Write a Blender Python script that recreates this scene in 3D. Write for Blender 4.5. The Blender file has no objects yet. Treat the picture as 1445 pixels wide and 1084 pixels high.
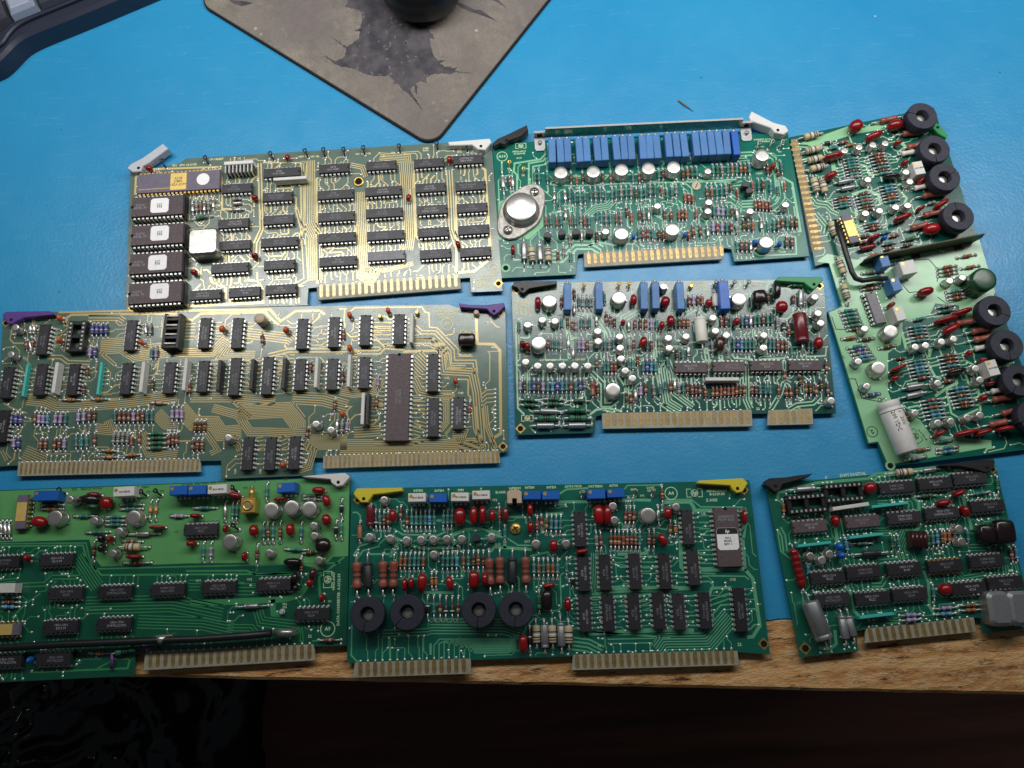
import bpy, math, random
from mathutils import Vector, Matrix
random.seed(11)
scene = bpy.context.scene
COL = scene.collection
MM = 0.001

# ------------------------------------------------------------------ camera
PW, PH, FOC = 1445.0, 1084.0, 1100.0          # photograph size and focal length in its pixels
CAM_H = 0.438
ROT = Matrix.Rotation(math.radians(14.75), 3, 'X') @ Matrix.Rotation(math.radians(-3.78), 3, 'Z')
cam = bpy.data.cameras.new('camera'); cam_o = bpy.data.objects.new('camera', cam); COL.objects.link(cam_o)
cam.sensor_width = 36.0; cam.lens = FOC / PW * 36.0
cam.clip_start = 0.01; cam.clip_end = 20
cam_o.matrix_world = Matrix.Translation((0, 0, CAM_H)) @ ROT.to_4x4()
scene.camera = cam_o

# ------------------------------------------------------------------ light
world = bpy.data.worlds.new('World'); scene.world = world; world.use_nodes = True
bg = world.node_tree.nodes['Background']
bg.inputs['Color'].default_value = (0.80, 0.90, 1.0, 1); bg.inputs['Strength'].default_value = 0.035
def area(name, loc, target, sx, sy, power, col):
    l = bpy.data.lights.new(name, 'AREA'); l.shape = 'RECTANGLE'; l.size = sx; l.size_y = sy
    l.energy = power; l.color = col
    o = bpy.data.objects.new(name, l); COL.objects.link(o); o.location = loc
    d = Vector(target) - Vector(loc); o.rotation_euler = d.to_track_quat('-Z', 'Y').to_euler()
    return o
# a bench lamp with a long tube, above and behind the back edge of the picture
area('bench_lamp', (0.09, 0.345, 0.41), (0.09, 0.46, 0.0), 1.0, 0.14, 3.9, (1.0, 0.985, 0.96))
scene.view_settings.view_transform = 'Standard'; scene.view_settings.look = 'None'
scene.view_settings.exposure = 0.0; scene.view_settings.gamma = 1.0

def ray(px, py, z):
    d = ROT @ Vector((px - PW / 2, -(py - PH / 2), -FOC))
    t = (CAM_H - z) / -d.z
    return Vector((d.x * t, d.y * t, z))

# ------------------------------------------------------------------ materials
def lin(c):
    c = c / 255.0
    return c / 12.92 if c <= 0.04045 else ((c + 0.055) / 1.055) ** 2.4
def rgb(c): return (lin(c[0]), lin(c[1]), lin(c[2]), 1)
MATS = {}
def mat(name, c, rough=0.5, metal=0.0, var=0.0, noise=0.0, nscale=400, bump=0.0, bscale=900, c2=None, spec=0.5, coat=0.0, trans=0.0):
    m = bpy.data.materials.new(name); m.use_nodes = True; MATS[name] = m
    nt = m.node_tree; b = nt.nodes['Principled BSDF']
    b.inputs['Roughness'].default_value = rough; b.inputs['Metallic'].default_value = metal
    b.inputs['Specular IOR Level'].default_value = spec
    if coat: b.inputs['Coat Weight'].default_value = coat; b.inputs['Coat Roughness'].default_value = 0.15
    base = rgb(c)
    b.inputs['Base Color'].default_value = base
    tc = nt.nodes.new('ShaderNodeTexCoord')
    out = None
    if noise or c2:
        n = nt.nodes.new('ShaderNodeTexNoise'); n.inputs['Scale'].default_value = nscale; n.inputs['Detail'].default_value = 5
        nt.links.new(tc.outputs['Object'], n.inputs['Vector'])
        mx = nt.nodes.new('ShaderNodeMix'); mx.data_type = 'RGBA'
        second = rgb(c2) if c2 else tuple(base[i] * (1 - noise) for i in range(3)) + (1,)
        mx.inputs['A'].default_value = base; mx.inputs['B'].default_value = second
        r = nt.nodes.new('ShaderNodeMapRange'); r.inputs['From Min'].default_value = 0.35; r.inputs['From Max'].default_value = 0.65
        nt.links.new(n.outputs['Fac'], r.inputs['Value']); nt.links.new(r.outputs['Result'], mx.inputs['Factor'])
        out = mx.outputs['Result']
        rr = nt.nodes.new('ShaderNodeMapRange'); rr.inputs['To Min'].default_value = max(0.05, rough - 0.08); rr.inputs['To Max'].default_value = rough + 0.1
        nt.links.new(n.outputs['Fac'], rr.inputs['Value']); nt.links.new(rr.outputs['Result'], b.inputs['Roughness'])
    if var:
        oi = nt.nodes.new('ShaderNodeObjectInfo'); h = nt.nodes.new('ShaderNodeHueSaturation')
        mr = nt.nodes.new('ShaderNodeMapRange'); mr.inputs['To Min'].default_value = 1 - var; mr.inputs['To Max'].default_value = 1 + var
        nt.links.new(oi.outputs['Random'], mr.inputs['Value']); nt.links.new(mr.outputs['Result'], h.inputs['Value'])
        if out: nt.links.new(out, h.inputs['Color'])
        else: h.inputs['Color'].default_value = base
        out = h.outputs['Color']
    if out: nt.links.new(out, b.inputs['Base Color'])
    if bump:
        n2 = nt.nodes.new('ShaderNodeTexNoise'); n2.inputs['Scale'].default_value = bscale; n2.inputs['Detail'].default_value = 3
        nt.links.new(tc.outputs['Object'], n2.inputs['Vector'])
        bp = nt.nodes.new('ShaderNodeBump'); bp.inputs['Strength'].default_value = bump; bp.inputs['Distance'].default_value = 0.0002
        nt.links.new(n2.outputs['Fac'], bp.inputs['Height']); nt.links.new(bp.outputs['Normal'], b.inputs['Normal'])
    return m

mat('ic_black', (50, 50, 56), 0.42, var=0.25, noise=0.3, nscale=900, bump=0.3)
mat('ic_grey', (120, 118, 124), 0.4, noise=0.2, bump=0.3)
mat('ic_brown', (90, 76, 80), 0.55, var=0.12, noise=0.25, nscale=700, bump=0.3)
mat('ic_purple', (110, 104, 122), 0.5, noise=0.15, bump=0.2)
mat('gold', (226, 188, 104), 0.34, 0.75, noise=0.15, nscale=300)
mat('gold_lid', (240, 208, 120), 0.38, 0.3, noise=0.12, nscale=300)
mat('finger_cream', (238, 222, 172), 0.35, 0.2, var=0.06, noise=0.2, nscale=500)
mat('flange', (186, 182, 176), 0.5, 0.6, noise=0.35, nscale=400)
mat('tin', (216, 216, 214), 0.32, 0.6, var=0.15)
mat('solder', (228, 230, 230), 0.25, 0.45)
mat('can', (210, 208, 203), 0.3, 0.8, var=0.12, noise=0.25, nscale=700)
mat('steel', (190, 188, 182), 0.3, 0.9, noise=0.3, nscale=300)
mat('alu', (190, 192, 194), 0.4, 0.8, var=0.08, noise=0.2, nscale=300)
mat('steel_dark', (160, 156, 148), 0.38, 0.85, noise=0.3, nscale=300)
mat('white_ink', (176, 176, 180), 0.7)
mat('grey_ink', (136, 136, 144), 0.7)
mat('silk_cream', (236, 230, 176), 0.6)
mat('silk_green', (190, 222, 180), 0.6)
mat('silk_dark', (38, 70, 40), 0.6)
mat('black_ink', (25, 25, 28), 0.7)
mat('label_white', (250, 250, 250), 0.6, noise=0.08)
mat('black_plastic', (26, 26, 29), 0.4, noise=0.2, bump=0.2)
mat('navy_black', (44, 46, 62), 0.6, noise=0.3, nscale=500, bump=0.4)
mat('hole', (6, 6, 7), 0.9)
mat('trim_blue', (72, 126, 186), 0.42, var=0.08, noise=0.15)
mat('trim_deep', (24, 98, 190), 0.35, var=0.08, noise=0.1)
mat('trim_white', (224, 222, 218), 0.5, noise=0.1)
mat('trim_tan', (196, 176, 150), 0.5, noise=0.1)
mat('red_cap', (150, 20, 24), 0.25, var=0.15, noise=0.2, coat=0.3)
mat('maroon', (112, 32, 40), 0.28, noise=0.2, coat=0.3)
mat('brown_cap', (70, 34, 34), 0.25, noise=0.2, coat=0.3)
mat('dark_cap', (34, 24, 26), 0.25, coat=0.4)
mat('orange_cap', (206, 92, 40), 0.3, var=0.12, coat=0.2)
mat('blue_cap', (30, 100, 190), 0.3, coat=0.2)
mat('green_cap', (24, 74, 48), 0.28, noise=0.2, coat=0.2)
mat('r_teal', (70, 140, 136), 0.45, var=0.22)
mat('r_green', (48, 112, 84), 0.45, var=0.15)
mat('r_red', (128, 70, 60), 0.45, var=0.2)
mat('r_orange', (164, 108, 76), 0.45, var=0.15)
mat('r_brown', (96, 62, 54), 0.45, var=0.2)
mat('r_bigbrown', (150, 84, 70), 0.35, var=0.12, noise=0.15, coat=0.2)
mat('r_blue', (66, 76, 140), 0.45, var=0.15)
mat('r_sky', (96, 160, 196), 0.45, var=0.15)
mat('r_lilac', (176, 168, 204), 0.45, var=0.1)
mat('r_cream', (198, 186, 160), 0.5, var=0.1, noise=0.15)
mat('r_grey', (150, 154, 152), 0.4, var=0.15)
mat('r_white', (226, 222, 212), 0.5)
mat('band_k', (24, 20, 20), 0.5); mat('band_r', (170, 40, 34), 0.5); mat('band_o', (216, 120, 40), 0.5)
mat('band_y', (214, 186, 90), 0.5); mat('band_v', (104, 70, 120), 0.5); mat('band_n', (84, 46, 34), 0.5); mat('band_w', (225, 225, 225), 0.5)
mat('glass', (206, 140, 90), 0.15, coat=0.5)
mat('cyan_sip', (70, 196, 186), 0.4, noise=0.1)
mat('fibre', (168, 164, 144), 0.5, noise=0.22, nscale=250, bump=0.3)
mat('fibre_gold', (150, 132, 92), 0.5, noise=0.2, nscale=250)
mat('purple_plastic', (92, 60, 140), 0.45, noise=0.1); mat('green_plastic', (34, 140, 80), 0.4)
mat('yellow_plastic', (216, 200, 44), 0.45, noise=0.06); mat('white_plastic', (222, 222, 220), 0.4, noise=0.05)
mat('grey_plastic', (190, 194, 202), 0.45, noise=0.08); mat('violet_wire', (104, 64, 130), 0.45)
mat('cable', (28, 30, 34), 0.42, bump=0.2)

# ------------------------------------------------------------------ mesh builder (millimetres)
class MB:
    def __init__(s): s.v = []; s.f = []; s.m = []; s.sm = []; s.names = []
    def mi(s, n):
        if n not in s.names: s.names.append(n)
        return s.names.index(n)
    def face(s, idx, m, smooth=False): s.f.append(idx); s.m.append(s.mi(m)); s.sm.append(smooth)
    def box(s, x0, x1, y0, y1, z0, z1, m, c=0.0, top=None):
        rings = [(0, z0), (0, z1 - c), (c, z1)] if c else [(0, z0), (0, z1)]
        b = len(s.v)
        for i, z in rings:
            s.v += [(x0 + i, y0 + i, z), (x1 - i, y0 + i, z), (x1 - i, y1 - i, z), (x0 + i, y1 - i, z)]
        n = len(rings)
        for k in range(n - 1):
            for j in range(4):
                a = b + 4 * k + j; d = b + 4 * k + (j + 1) % 4
                s.face((a, d, d + 4, a + 4), m)
        s.face((b + 3, b + 2, b + 1, b), m)
        t = b + 4 * (n - 1); s.face((t, t + 1, t + 2, t + 3), top or m)
    def prism(s, poly, z0, z1, m, c=0.0, top=None, side=None):
        area2 = sum(poly[i][0] * poly[(i + 1) % len(poly)][1] - poly[(i + 1) % len(poly)][0] * poly[i][1] for i in range(len(poly)))
        if area2 < 0: poly = poly[::-1]
        n = len(poly); b = len(s.v)
        cx = sum(p[0] for p in poly) / n; cy = sum(p[1] for p in poly) / n
        rings = [(poly, z0), (poly, z1 - c)]
        if c:
            ins = []
            for i in range(n):
                a = Vector(poly[i - 1]); p = Vector(poly[i]); q = Vector(poly[(i + 1) % n])
                d1 = (p - a).normalized(); d2 = (q - p).normalized()
                nn = Vector((-d1.y - d2.y, d1.x + d2.x))
                if nn.length < 1e-4: nn = Vector((-d1.y, d1.x))
                nn.normalize(); ins.append(tuple(p + nn * c))
            rings.append((ins, z1))
        for pl, z in rings: s.v += [(p[0], p[1], z) for p in pl]
        for k in range(len(rings) - 1):
            for j in range(n):
                a = b + n * k + j; d = b + n * k + (j + 1) % n
                s.face((a, d, d + n, a + n), side or m)
        s.face(tuple(range(b + n - 1, b - 1, -1)), m)
        t = b + n * (len(rings) - 1); s.face(tuple(range(t, t + n)), top or m)
    def lathe(s, prof, n, m, M=None, smooth=True):
        # prof: (r, z[, material of the span that follows])
        b = len(s.v); M = M or Matrix.Identity(4)
        for p in prof:
            for k in range(n):
                a = 2 * math.pi * k / n
                s.v.append(tuple(M @ Vector((p[0] * math.cos(a), p[0] * math.sin(a), p[1]))))
        for i in range(len(prof) - 1):
            mm = prof[i][2] if len(prof[i]) > 2 else m
            for k in range(n):
                a = b + i * n + k; d = b + i * n + (k + 1) % n
                s.face((a, d, d + n, a + n), mm, smooth)
        s.face(tuple(b + k for k in range(n - 1, -1, -1)), m)
        e = b + (len(prof) - 1) * n; last = prof[-1][2] if len(prof[-1]) > 2 else m
        s.face(tuple(e + k for k in range(n)), last)
    def tube(s, pts, r, n, m, cap=True):
        pts = [Vector(p) for p in pts]; b = len(s.v); N = len(pts)
        for i, p in enumerate(pts):
            d = ((pts[min(i + 1, N - 1)] - pts[max(i - 1, 0)])).normalized()
            u = d.cross(Vector((0, 0, 1)))
            if u.length < 1e-3: u = d.cross(Vector((0, 1, 0)))
            u.normalize(); w = d.cross(u)
            for k in range(n):
                a = 2 * math.pi * k / n
                s.v.append(tuple(p + u * (r * math.cos(a)) + w * (r * math.sin(a))))
        for i in range(N - 1):
            for k in range(n):
                a = b + i * n + k; d = b + i * n + (k + 1) % n
                s.face((a, a + n, d + n, d), m, True)
        if cap:
            s.face(tuple(b + k for k in range(n)), m); s.face(tuple(b + (N - 1) * n + k for k in range(n - 1, -1, -1)), m)
    def blob(s, cx, cy, cz, a, b_, c, m, nu=10, nv=6, p=2.0):
        b = len(s.v)
        def sg(v): return math.copysign(abs(v) ** (2.0 / p), v)
        for j in range(1, nv):
            t = math.pi * j / nv
            for k in range(nu):
                q = 2 * math.pi * k / nu
                s.v.append((cx + a * sg(math.sin(t)) * sg(math.cos(q)), cy + b_ * sg(math.sin(t)) * sg(math.sin(q)), cz - c * sg(math.cos(t))))
        s.v.append((cx, cy, cz - c)); s.v.append((cx, cy, cz + c)); lo = len(s.v) - 2; hi = lo + 1
        for j in range(nv - 2):
            for k in range(nu):
                x = b + j * nu + k; y = b + j * nu + (k + 1) % nu
                s.face((x, y, y + nu, x + nu), m, True)
        for k in range(nu):
            s.face((b + (k + 1) % nu, b + k, lo), m, True)
            x = b + (nv - 2) * nu + k; y = b + (nv - 2) * nu + (k + 1) % nu; s.face((x, y, hi), m, True)
    def ribbon(s, pts, w, z, m, closed=False):
        L = offset(pts, w / 2, closed); R = offset(pts, -w / 2, closed); b = len(s.v); n = len(pts)
        for k in range(n): s.v.append((L[k][0], L[k][1], z)); s.v.append((R[k][0], R[k][1], z))
        for k in range(n if closed else n - 1):
            i = b + 2 * k; j = b + 2 * ((k + 1) % n)
            s.face((i, i + 1, j + 1, j), m)
    def disc(s, x, y, r, z, m, n=10, r0=0.0):
        b = len(s.v)
        for k in range(n):
            a = 2 * math.pi * k / n; s.v.append((x + r * math.cos(a), y + r * math.sin(a), z))
        if r0:
            for k in range(n):
                a = 2 * math.pi * k / n; s.v.append((x + r0 * math.cos(a), y + r0 * math.sin(a), z))
            for k in range(n): s.face((b + k, b + (k + 1) % n, b + n + (k + 1) % n, b + n + k), m)
        else: s.face(tuple(range(b, b + n)), m)
    def joint(s, x, y, r=0.9, h=0.6, n=7, z=0.0):
        b = len(s.v)
        for rr, zz in ((r, z + 0.07), (r * 0.75, z + h * 0.7), (r * 0.3, z + h)):
            for k in range(n):
                a = 2 * math.pi * k / n; s.v.append((x + rr * math.cos(a), y + rr * math.sin(a), zz))
        for i in range(2):
            for k in range(n):
                p = b + i * n + k; q = b + i * n + (k + 1) % n; s.face((p, q, q + n, p + n), 'solder', True)
        s.face(tuple(range(b + 2 * n, b + 3 * n)), 'solder', True)
    def mesh(s, name):
        me = bpy.data.meshes.new(name)
        me.from_pydata([(x * MM, y * MM, z * MM) for x, y, z in s.v], [], s.f)
        for n in s.names: me.materials.append(MATS[n])
        me.polygons.foreach_set('material_index', s.m); me.polygons.foreach_set('use_smooth', s.sm)
        me.update(); return me

def offset(pts, d, closed=False):
    out = []; n = len(pts)
    for i in range(n):
        p = Vector(pts[i][:2])
        a = Vector(pts[i - 1][:2]) if (i > 0 or closed) else None
        q = Vector(pts[(i + 1) % n][:2]) if (i < n - 1 or closed) else None
        ns = []
        for u, v in ((a, p), (p, q)):
            if u is None or v is None or (v - u).length < 1e-6: continue
            e = (v - u).normalized(); ns.append(Vector((-e.y, e.x)))
        if not ns: out.append(tuple(p)); continue
        nn = ns[0] if len(ns) == 1 else (ns[0] + ns[1])
        if nn.length < 1e-3: nn = ns[0]
        nn.normalize(); k = 1.0 / max(0.5, nn.dot(ns[0]))
        out.append(tuple(p + nn * d * k))
    return out

TEXTS = {}
def text_mesh(s, m, shear=0.0, bold=0.03):
    """flat lettering, 1 unit high, centred, as a mesh"""
    key = (s, m, shear, bold)
    if key in TEXTS: return TEXTS[key]
    cu = bpy.data.curves.new('lettering', 'FONT'); cu.body = s; cu.size = 1.0; cu.align_x = 'CENTER'; cu.align_y = 'CENTER'
    cu.resolution_u = 1; cu.shear = shear; cu.space_line = 0.95; cu.offset = bold
    o = bpy.data.objects.new('lettering', cu); COL.objects.link(o)
    dg = bpy.context.evaluated_depsgraph_get()
    me = bpy.data.meshes.new_from_object(o.evaluated_get(dg))
    bpy.data.objects.remove(o); bpy.data.curves.remove(cu)
    me.materials.clear(); me.materials.append(MATS[m]); TEXTS[key] = me
    return me

def put(name, me, parent=None, loc=(0, 0, 0), rz=0.0, scale=None):
    o = bpy.data.objects.new(name, me); COL.objects.link(o); o.parent = parent
    o.location = loc; o.rotation_euler = (0, 0, rz)
    if scale: o.scale = (scale, scale, scale)
    return o

# zoomed views of the photograph in which positions were measured: x0, y0, pixels per view pixel
REG = {0: (0, 0, 1), 1: (160, 180, .2399), 2: (430, 180, .2398), 3: (680, 150, .2306), 4: (900, 150, .2307), 5: (1100, 130, .2492),
       6: (1140, 340, .3044), 7: (0, 420, .2399), 8: (240, 420, .2399), 9: (480, 420, .2399), 10: (710, 380, .2306), 11: (940, 380, .2306),
       12: (0, 660, .286), 13: (240, 660, .286), 14: (485, 670, .2768), 15: (780, 670, .2768), 16: (1075, 640, .2767), 17: (280, 0, .36)}
def px(r, x, y): a = REG[r]; return (a[0] + x * a[2], a[1] + y * a[2])
# ------------------------------------------------------------------ component meshes, cached by size
CACHE = {}
def cached(key, fn):
    if key not in CACHE: CACHE[key] = fn()
    return CACHE[key]
LEAD = -3.45                      # leads go through the board and touch the bench
BOARD_T = 1.6; BOARD_Z = 3.6      # thickness, height of the component side above the bench
# kind: body material, bands, body length, radius
AX = {'t': ('r_teal', 'knnk', 5.2, 1.08), 'g': ('r_green', 'nk', 6.0, 1.2), 'r': ('r_red', 'nkyw', 5.0, 1.08), 'o': ('r_orange', 'rknn', 4.8, 1.05),
      'b': ('r_brown', 'kyk', 5.0, 1.08), 'u': ('r_blue', 'vwv', 5.2, 1.2), 'y': ('r_sky', 'kn', 5.2, 1.08), 'l': ('r_lilac', 'vrv', 5.0, 1.12), 'w': ('r_cream', 'nkk', 9.0, 2.1),
      'G': ('r_grey', 'kn', 5.6, 1.1), 'k': ('ic_black', 'w', 4.6, 1.15), 'd': ('glass', 'k', 4.2, 0.95), 's': ('can', '', 5.8, 1.1),
      'S': ('alu', '', 10.5, 1.9), 'B': ('r_bigbrown', 'nn', 14.0, 2.5), 'M': ('r_bigbrown', '', 10.5, 1.9), 'K': ('ic_black', '', 13.0, 2.5),
      'H': ('r_green', 'kkk', 10.0, 1.8), 'D': ('r_white', '', 8.0, 1.7), 'W': ('trim_white', '', 30.0, 6.1), 'V': ('r_white', '', 15.0, 3.4),
      'R': ('maroon', '', 17.5, 4.0), 'A': ('alu', '', 20.0, 4.7), 'C': ('alu', '', 11.5, 2.2), 'P': ('red_cap', '', 20.5, 2.4), 'Q': ('maroon', '', 9, 1.7), 'O': ('r_orange', '', 8, 1.5)}
AXNAME = {'k': 'diode', 'd': 'diode', 's': 'capacitor', 'S': 'capacitor', 'H': 'inductor', 'W': 'capacitor', 'V': 'capacitor', 'R': 'capacitor', 'A': 'capacitor', 'C': 'capacitor', 'Q': 'capacitor', 'M': 'inductor', 'P': 'inductor'}
def axial_mesh(kind, span, big=1.0):
    body, bands, L, r = AX[kind]; L *= big; r *= big
    L = min(L, span - 1.2); mb = MB()
    X = Matrix.Translation((-L / 2, 0, r + 0.35)) @ Matrix.Rotation(math.pi / 2, 4, 'Y')
    prof = []
    film = kind in 'tgrolubyGHMBD'
    if film:
        prof = [(r * .45, 0, body), (r * .92, L * .03, body), (r, L * .09, body), (r, L * .22, body), (r * .86, L * .27, body)]
        k = len(bands); a, z = .30, .70
        for i, c in enumerate(bands):
            p = a + (z - a) * (i + .1) / max(1, k); q = a + (z - a) * (i + .6) / max(1, k)
            prof += [(r * .86, L * p, 'band_' + c), (r * .86, L * q, body)]
        prof += [(r * .86, L * .73, body), (r, L * .78, body), (r, L * .91, body), (r * .92, L * .97, body), (r * .45, L, body)]
    elif kind == 'w':
        prof = [(r * .5, 0, body), (r * .9, L * .02, body), (r, L * .05, body)]
        for i, c in enumerate('nkwky'):
            p = .14 + .15 * i; prof += [(r, L * p, 'band_' + c), (r, L * (p + .07), body)]
        prof += [(r, L * .95, body), (r * .9, L * .98, body), (r * .5, L, body)]
    elif kind in 'kd':
        prof = [(r * .6, 0, body), (r, L * .06, body), (r, L * .7, 'band_' + bands), (r, L * .84, body), (r, L * .94, body), (r * .6, L, body)]
    elif kind == 'P':
        prof = [(r * .4, 0, body)]
        for i in range(6): prof += [(r, L * (.03 + .16 * i), body), (r * .97, L * (.12 + .16 * i), 'maroon'), (r * .8, L * (.15 + .16 * i), body)]
        prof += [(r * .4, L, body)]
    else:
        prof = [(r * .72, 0, body), (r * .96, L * .012, body), (r, L * .03, body), (r, L * .12, body), (r * .95, L * .135, body), (r, L * .15, body), (r, L * .97, body), (r * .96, L * .988, body), (r * .72, L, body)]
    mb.lathe(prof, 18 if r > 2.2 else 10, body, X)
    z = r + 0.35; e = span / 2; w = 0.4 if r < 1.5 else 0.48
    for s in (-1, 1):
        mb.tube([(s * (L / 2 - .2), 0, z), (s * (e - .7), 0, z), (s * (e - .15), 0, z - .5), (s * e, 0, z - 1.1 if z > 1.5 else 0), (s * e, 0, LEAD)], w, 5, 'tin')
        mb.joint(s * e, 0)
    return mb.mesh(AXNAME.get(kind, 'resistor'))

def ic_mesh(n, style):
    wide = n >= 24
    L = {8: 9.6, 14: 19.0, 16: 19.8, 18: 22.8, 20: 25, 24: 31.8, 40: 51.5}[n]
    hw = 6.7 if wide else 3.2; row = 7.62 if wide else 3.81
    z1 = 4.1 if style != 'eprom' else 7.6
    z0 = z1 - (3.2 if style != 'gold' else 2.2)
    m = {'': 'ic_black', 'brown': 'ic_brown', 'eprom': 'ic_brown', 'gold': 'ic_purple', 'grey': 'ic_grey', 'ceramic': 'ic_black'}[style]
    mb = MB(); zm = (z0 + z1) / 2
    for sg in (-1, 1):                              # two halves meeting at the pin line, with draft
        b = len(mb.v)
        pts = [(L / 2 - .35, hw - .35, zm + sg * (z1 - zm)), (L / 2, hw, zm)]
        mb.v += [(-pts[0][0], -pts[0][1], pts[0][2]), (pts[0][0], -pts[0][1], pts[0][2]), (pts[0][0], pts[0][1], pts[0][2]), (-pts[0][0], pts[0][1], pts[0][2])]
        mb.v += [(-L / 2, -hw, zm), (L / 2, -hw, zm), (L / 2, hw, zm), (-L / 2, hw, zm)]
        f = (b, b + 1, b + 2, b + 3)
        mb.face(f if sg > 0 else f[::-1], m)
        for j in range(4):
            q = (b + 4 + j, b + 4 + (j + 1) % 4, b + (j + 1) % 4, b + j); mb.face(q if sg > 0 else q[::-1], m)
    if style == 'gold':
        g = 5.0 if n > 14 else 5.2
        mb.box(-g, g, -hw * .86, hw * .86, z1, z1 + .3, 'gold_lid', .1)
    else:
        mb.disc(-L / 2 + .75, 0, .55 if not wide else 1.0, z1 + .02, 'hole', 10)
        if random.random() < .6: mb.disc(-L / 2 + 2.2, -hw + 1.2, .4, z1 + .02, 'ic_grey', 8)
    if style == 'eprom':
        mb.box(-L / 2 - .4, L / 2 + .4, -hw - .9, hw + .9, .6, z0 - .05, 'black_plastic', .2)
    pm = MB(); gold = style == 'ceramic'
    tm = 'gold' if gold or style == 'gold' else 'tin'
    zp = zm; k = n // 2
    for i in range(k):
        x = (i - (k - 1) / 2) * 2.54
        for s in (-1, 1):
            y0, y1 = sorted((s * (hw - .05), s * (row + .12)))
            pm.box(x - .68, x + .68, y0, y1, zp - .13, zp + .13, tm)
            y0, y1 = sorted((s * (row - .14), s * (row + .13)))
            pm.box(x - .68, x + .68, y0, y1, max(.9, zp - 2.0), zp - .13, tm)
            pm.box(x - .26, x + .26, y0, y1, LEAD, max(.9, zp - 2.0), tm)
            pm.joint(x, s * row, .72, .6)
    return mb.mesh('chip'), pm.mesh('pins'), z1, L, row, k

def can_mesh(big, h):
    mb = MB(); R = 4.15 if big else 2.25; fl = 4.7 if big else 2.75; n = 22 if big else 16
    g = 1.0
    mb.lathe([(fl, g), (fl, g + .45), (R + .15, g + .6), (R, g + .9), (R, h - .35), (R - .12, h - .1), (R - .4, h), (R * .55, h + .02)], n, 'can')
    mb.box(fl - .3, fl + .8, -.4, .4, g, g + .3, 'can')
    for a in (90, 210, 330):
        x, y = (2.5 if big else 1.3) * math.cos(math.radians(a)), (2.5 if big else 1.3) * math.sin(math.radians(a))
        mb.tube([(x, y, g), (x * 1.1, y * 1.1, LEAD)], .25, 5, 'tin'); mb.joint(x * 1.1, y * 1.1, .7)
    return mb.mesh('transistor')

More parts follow.
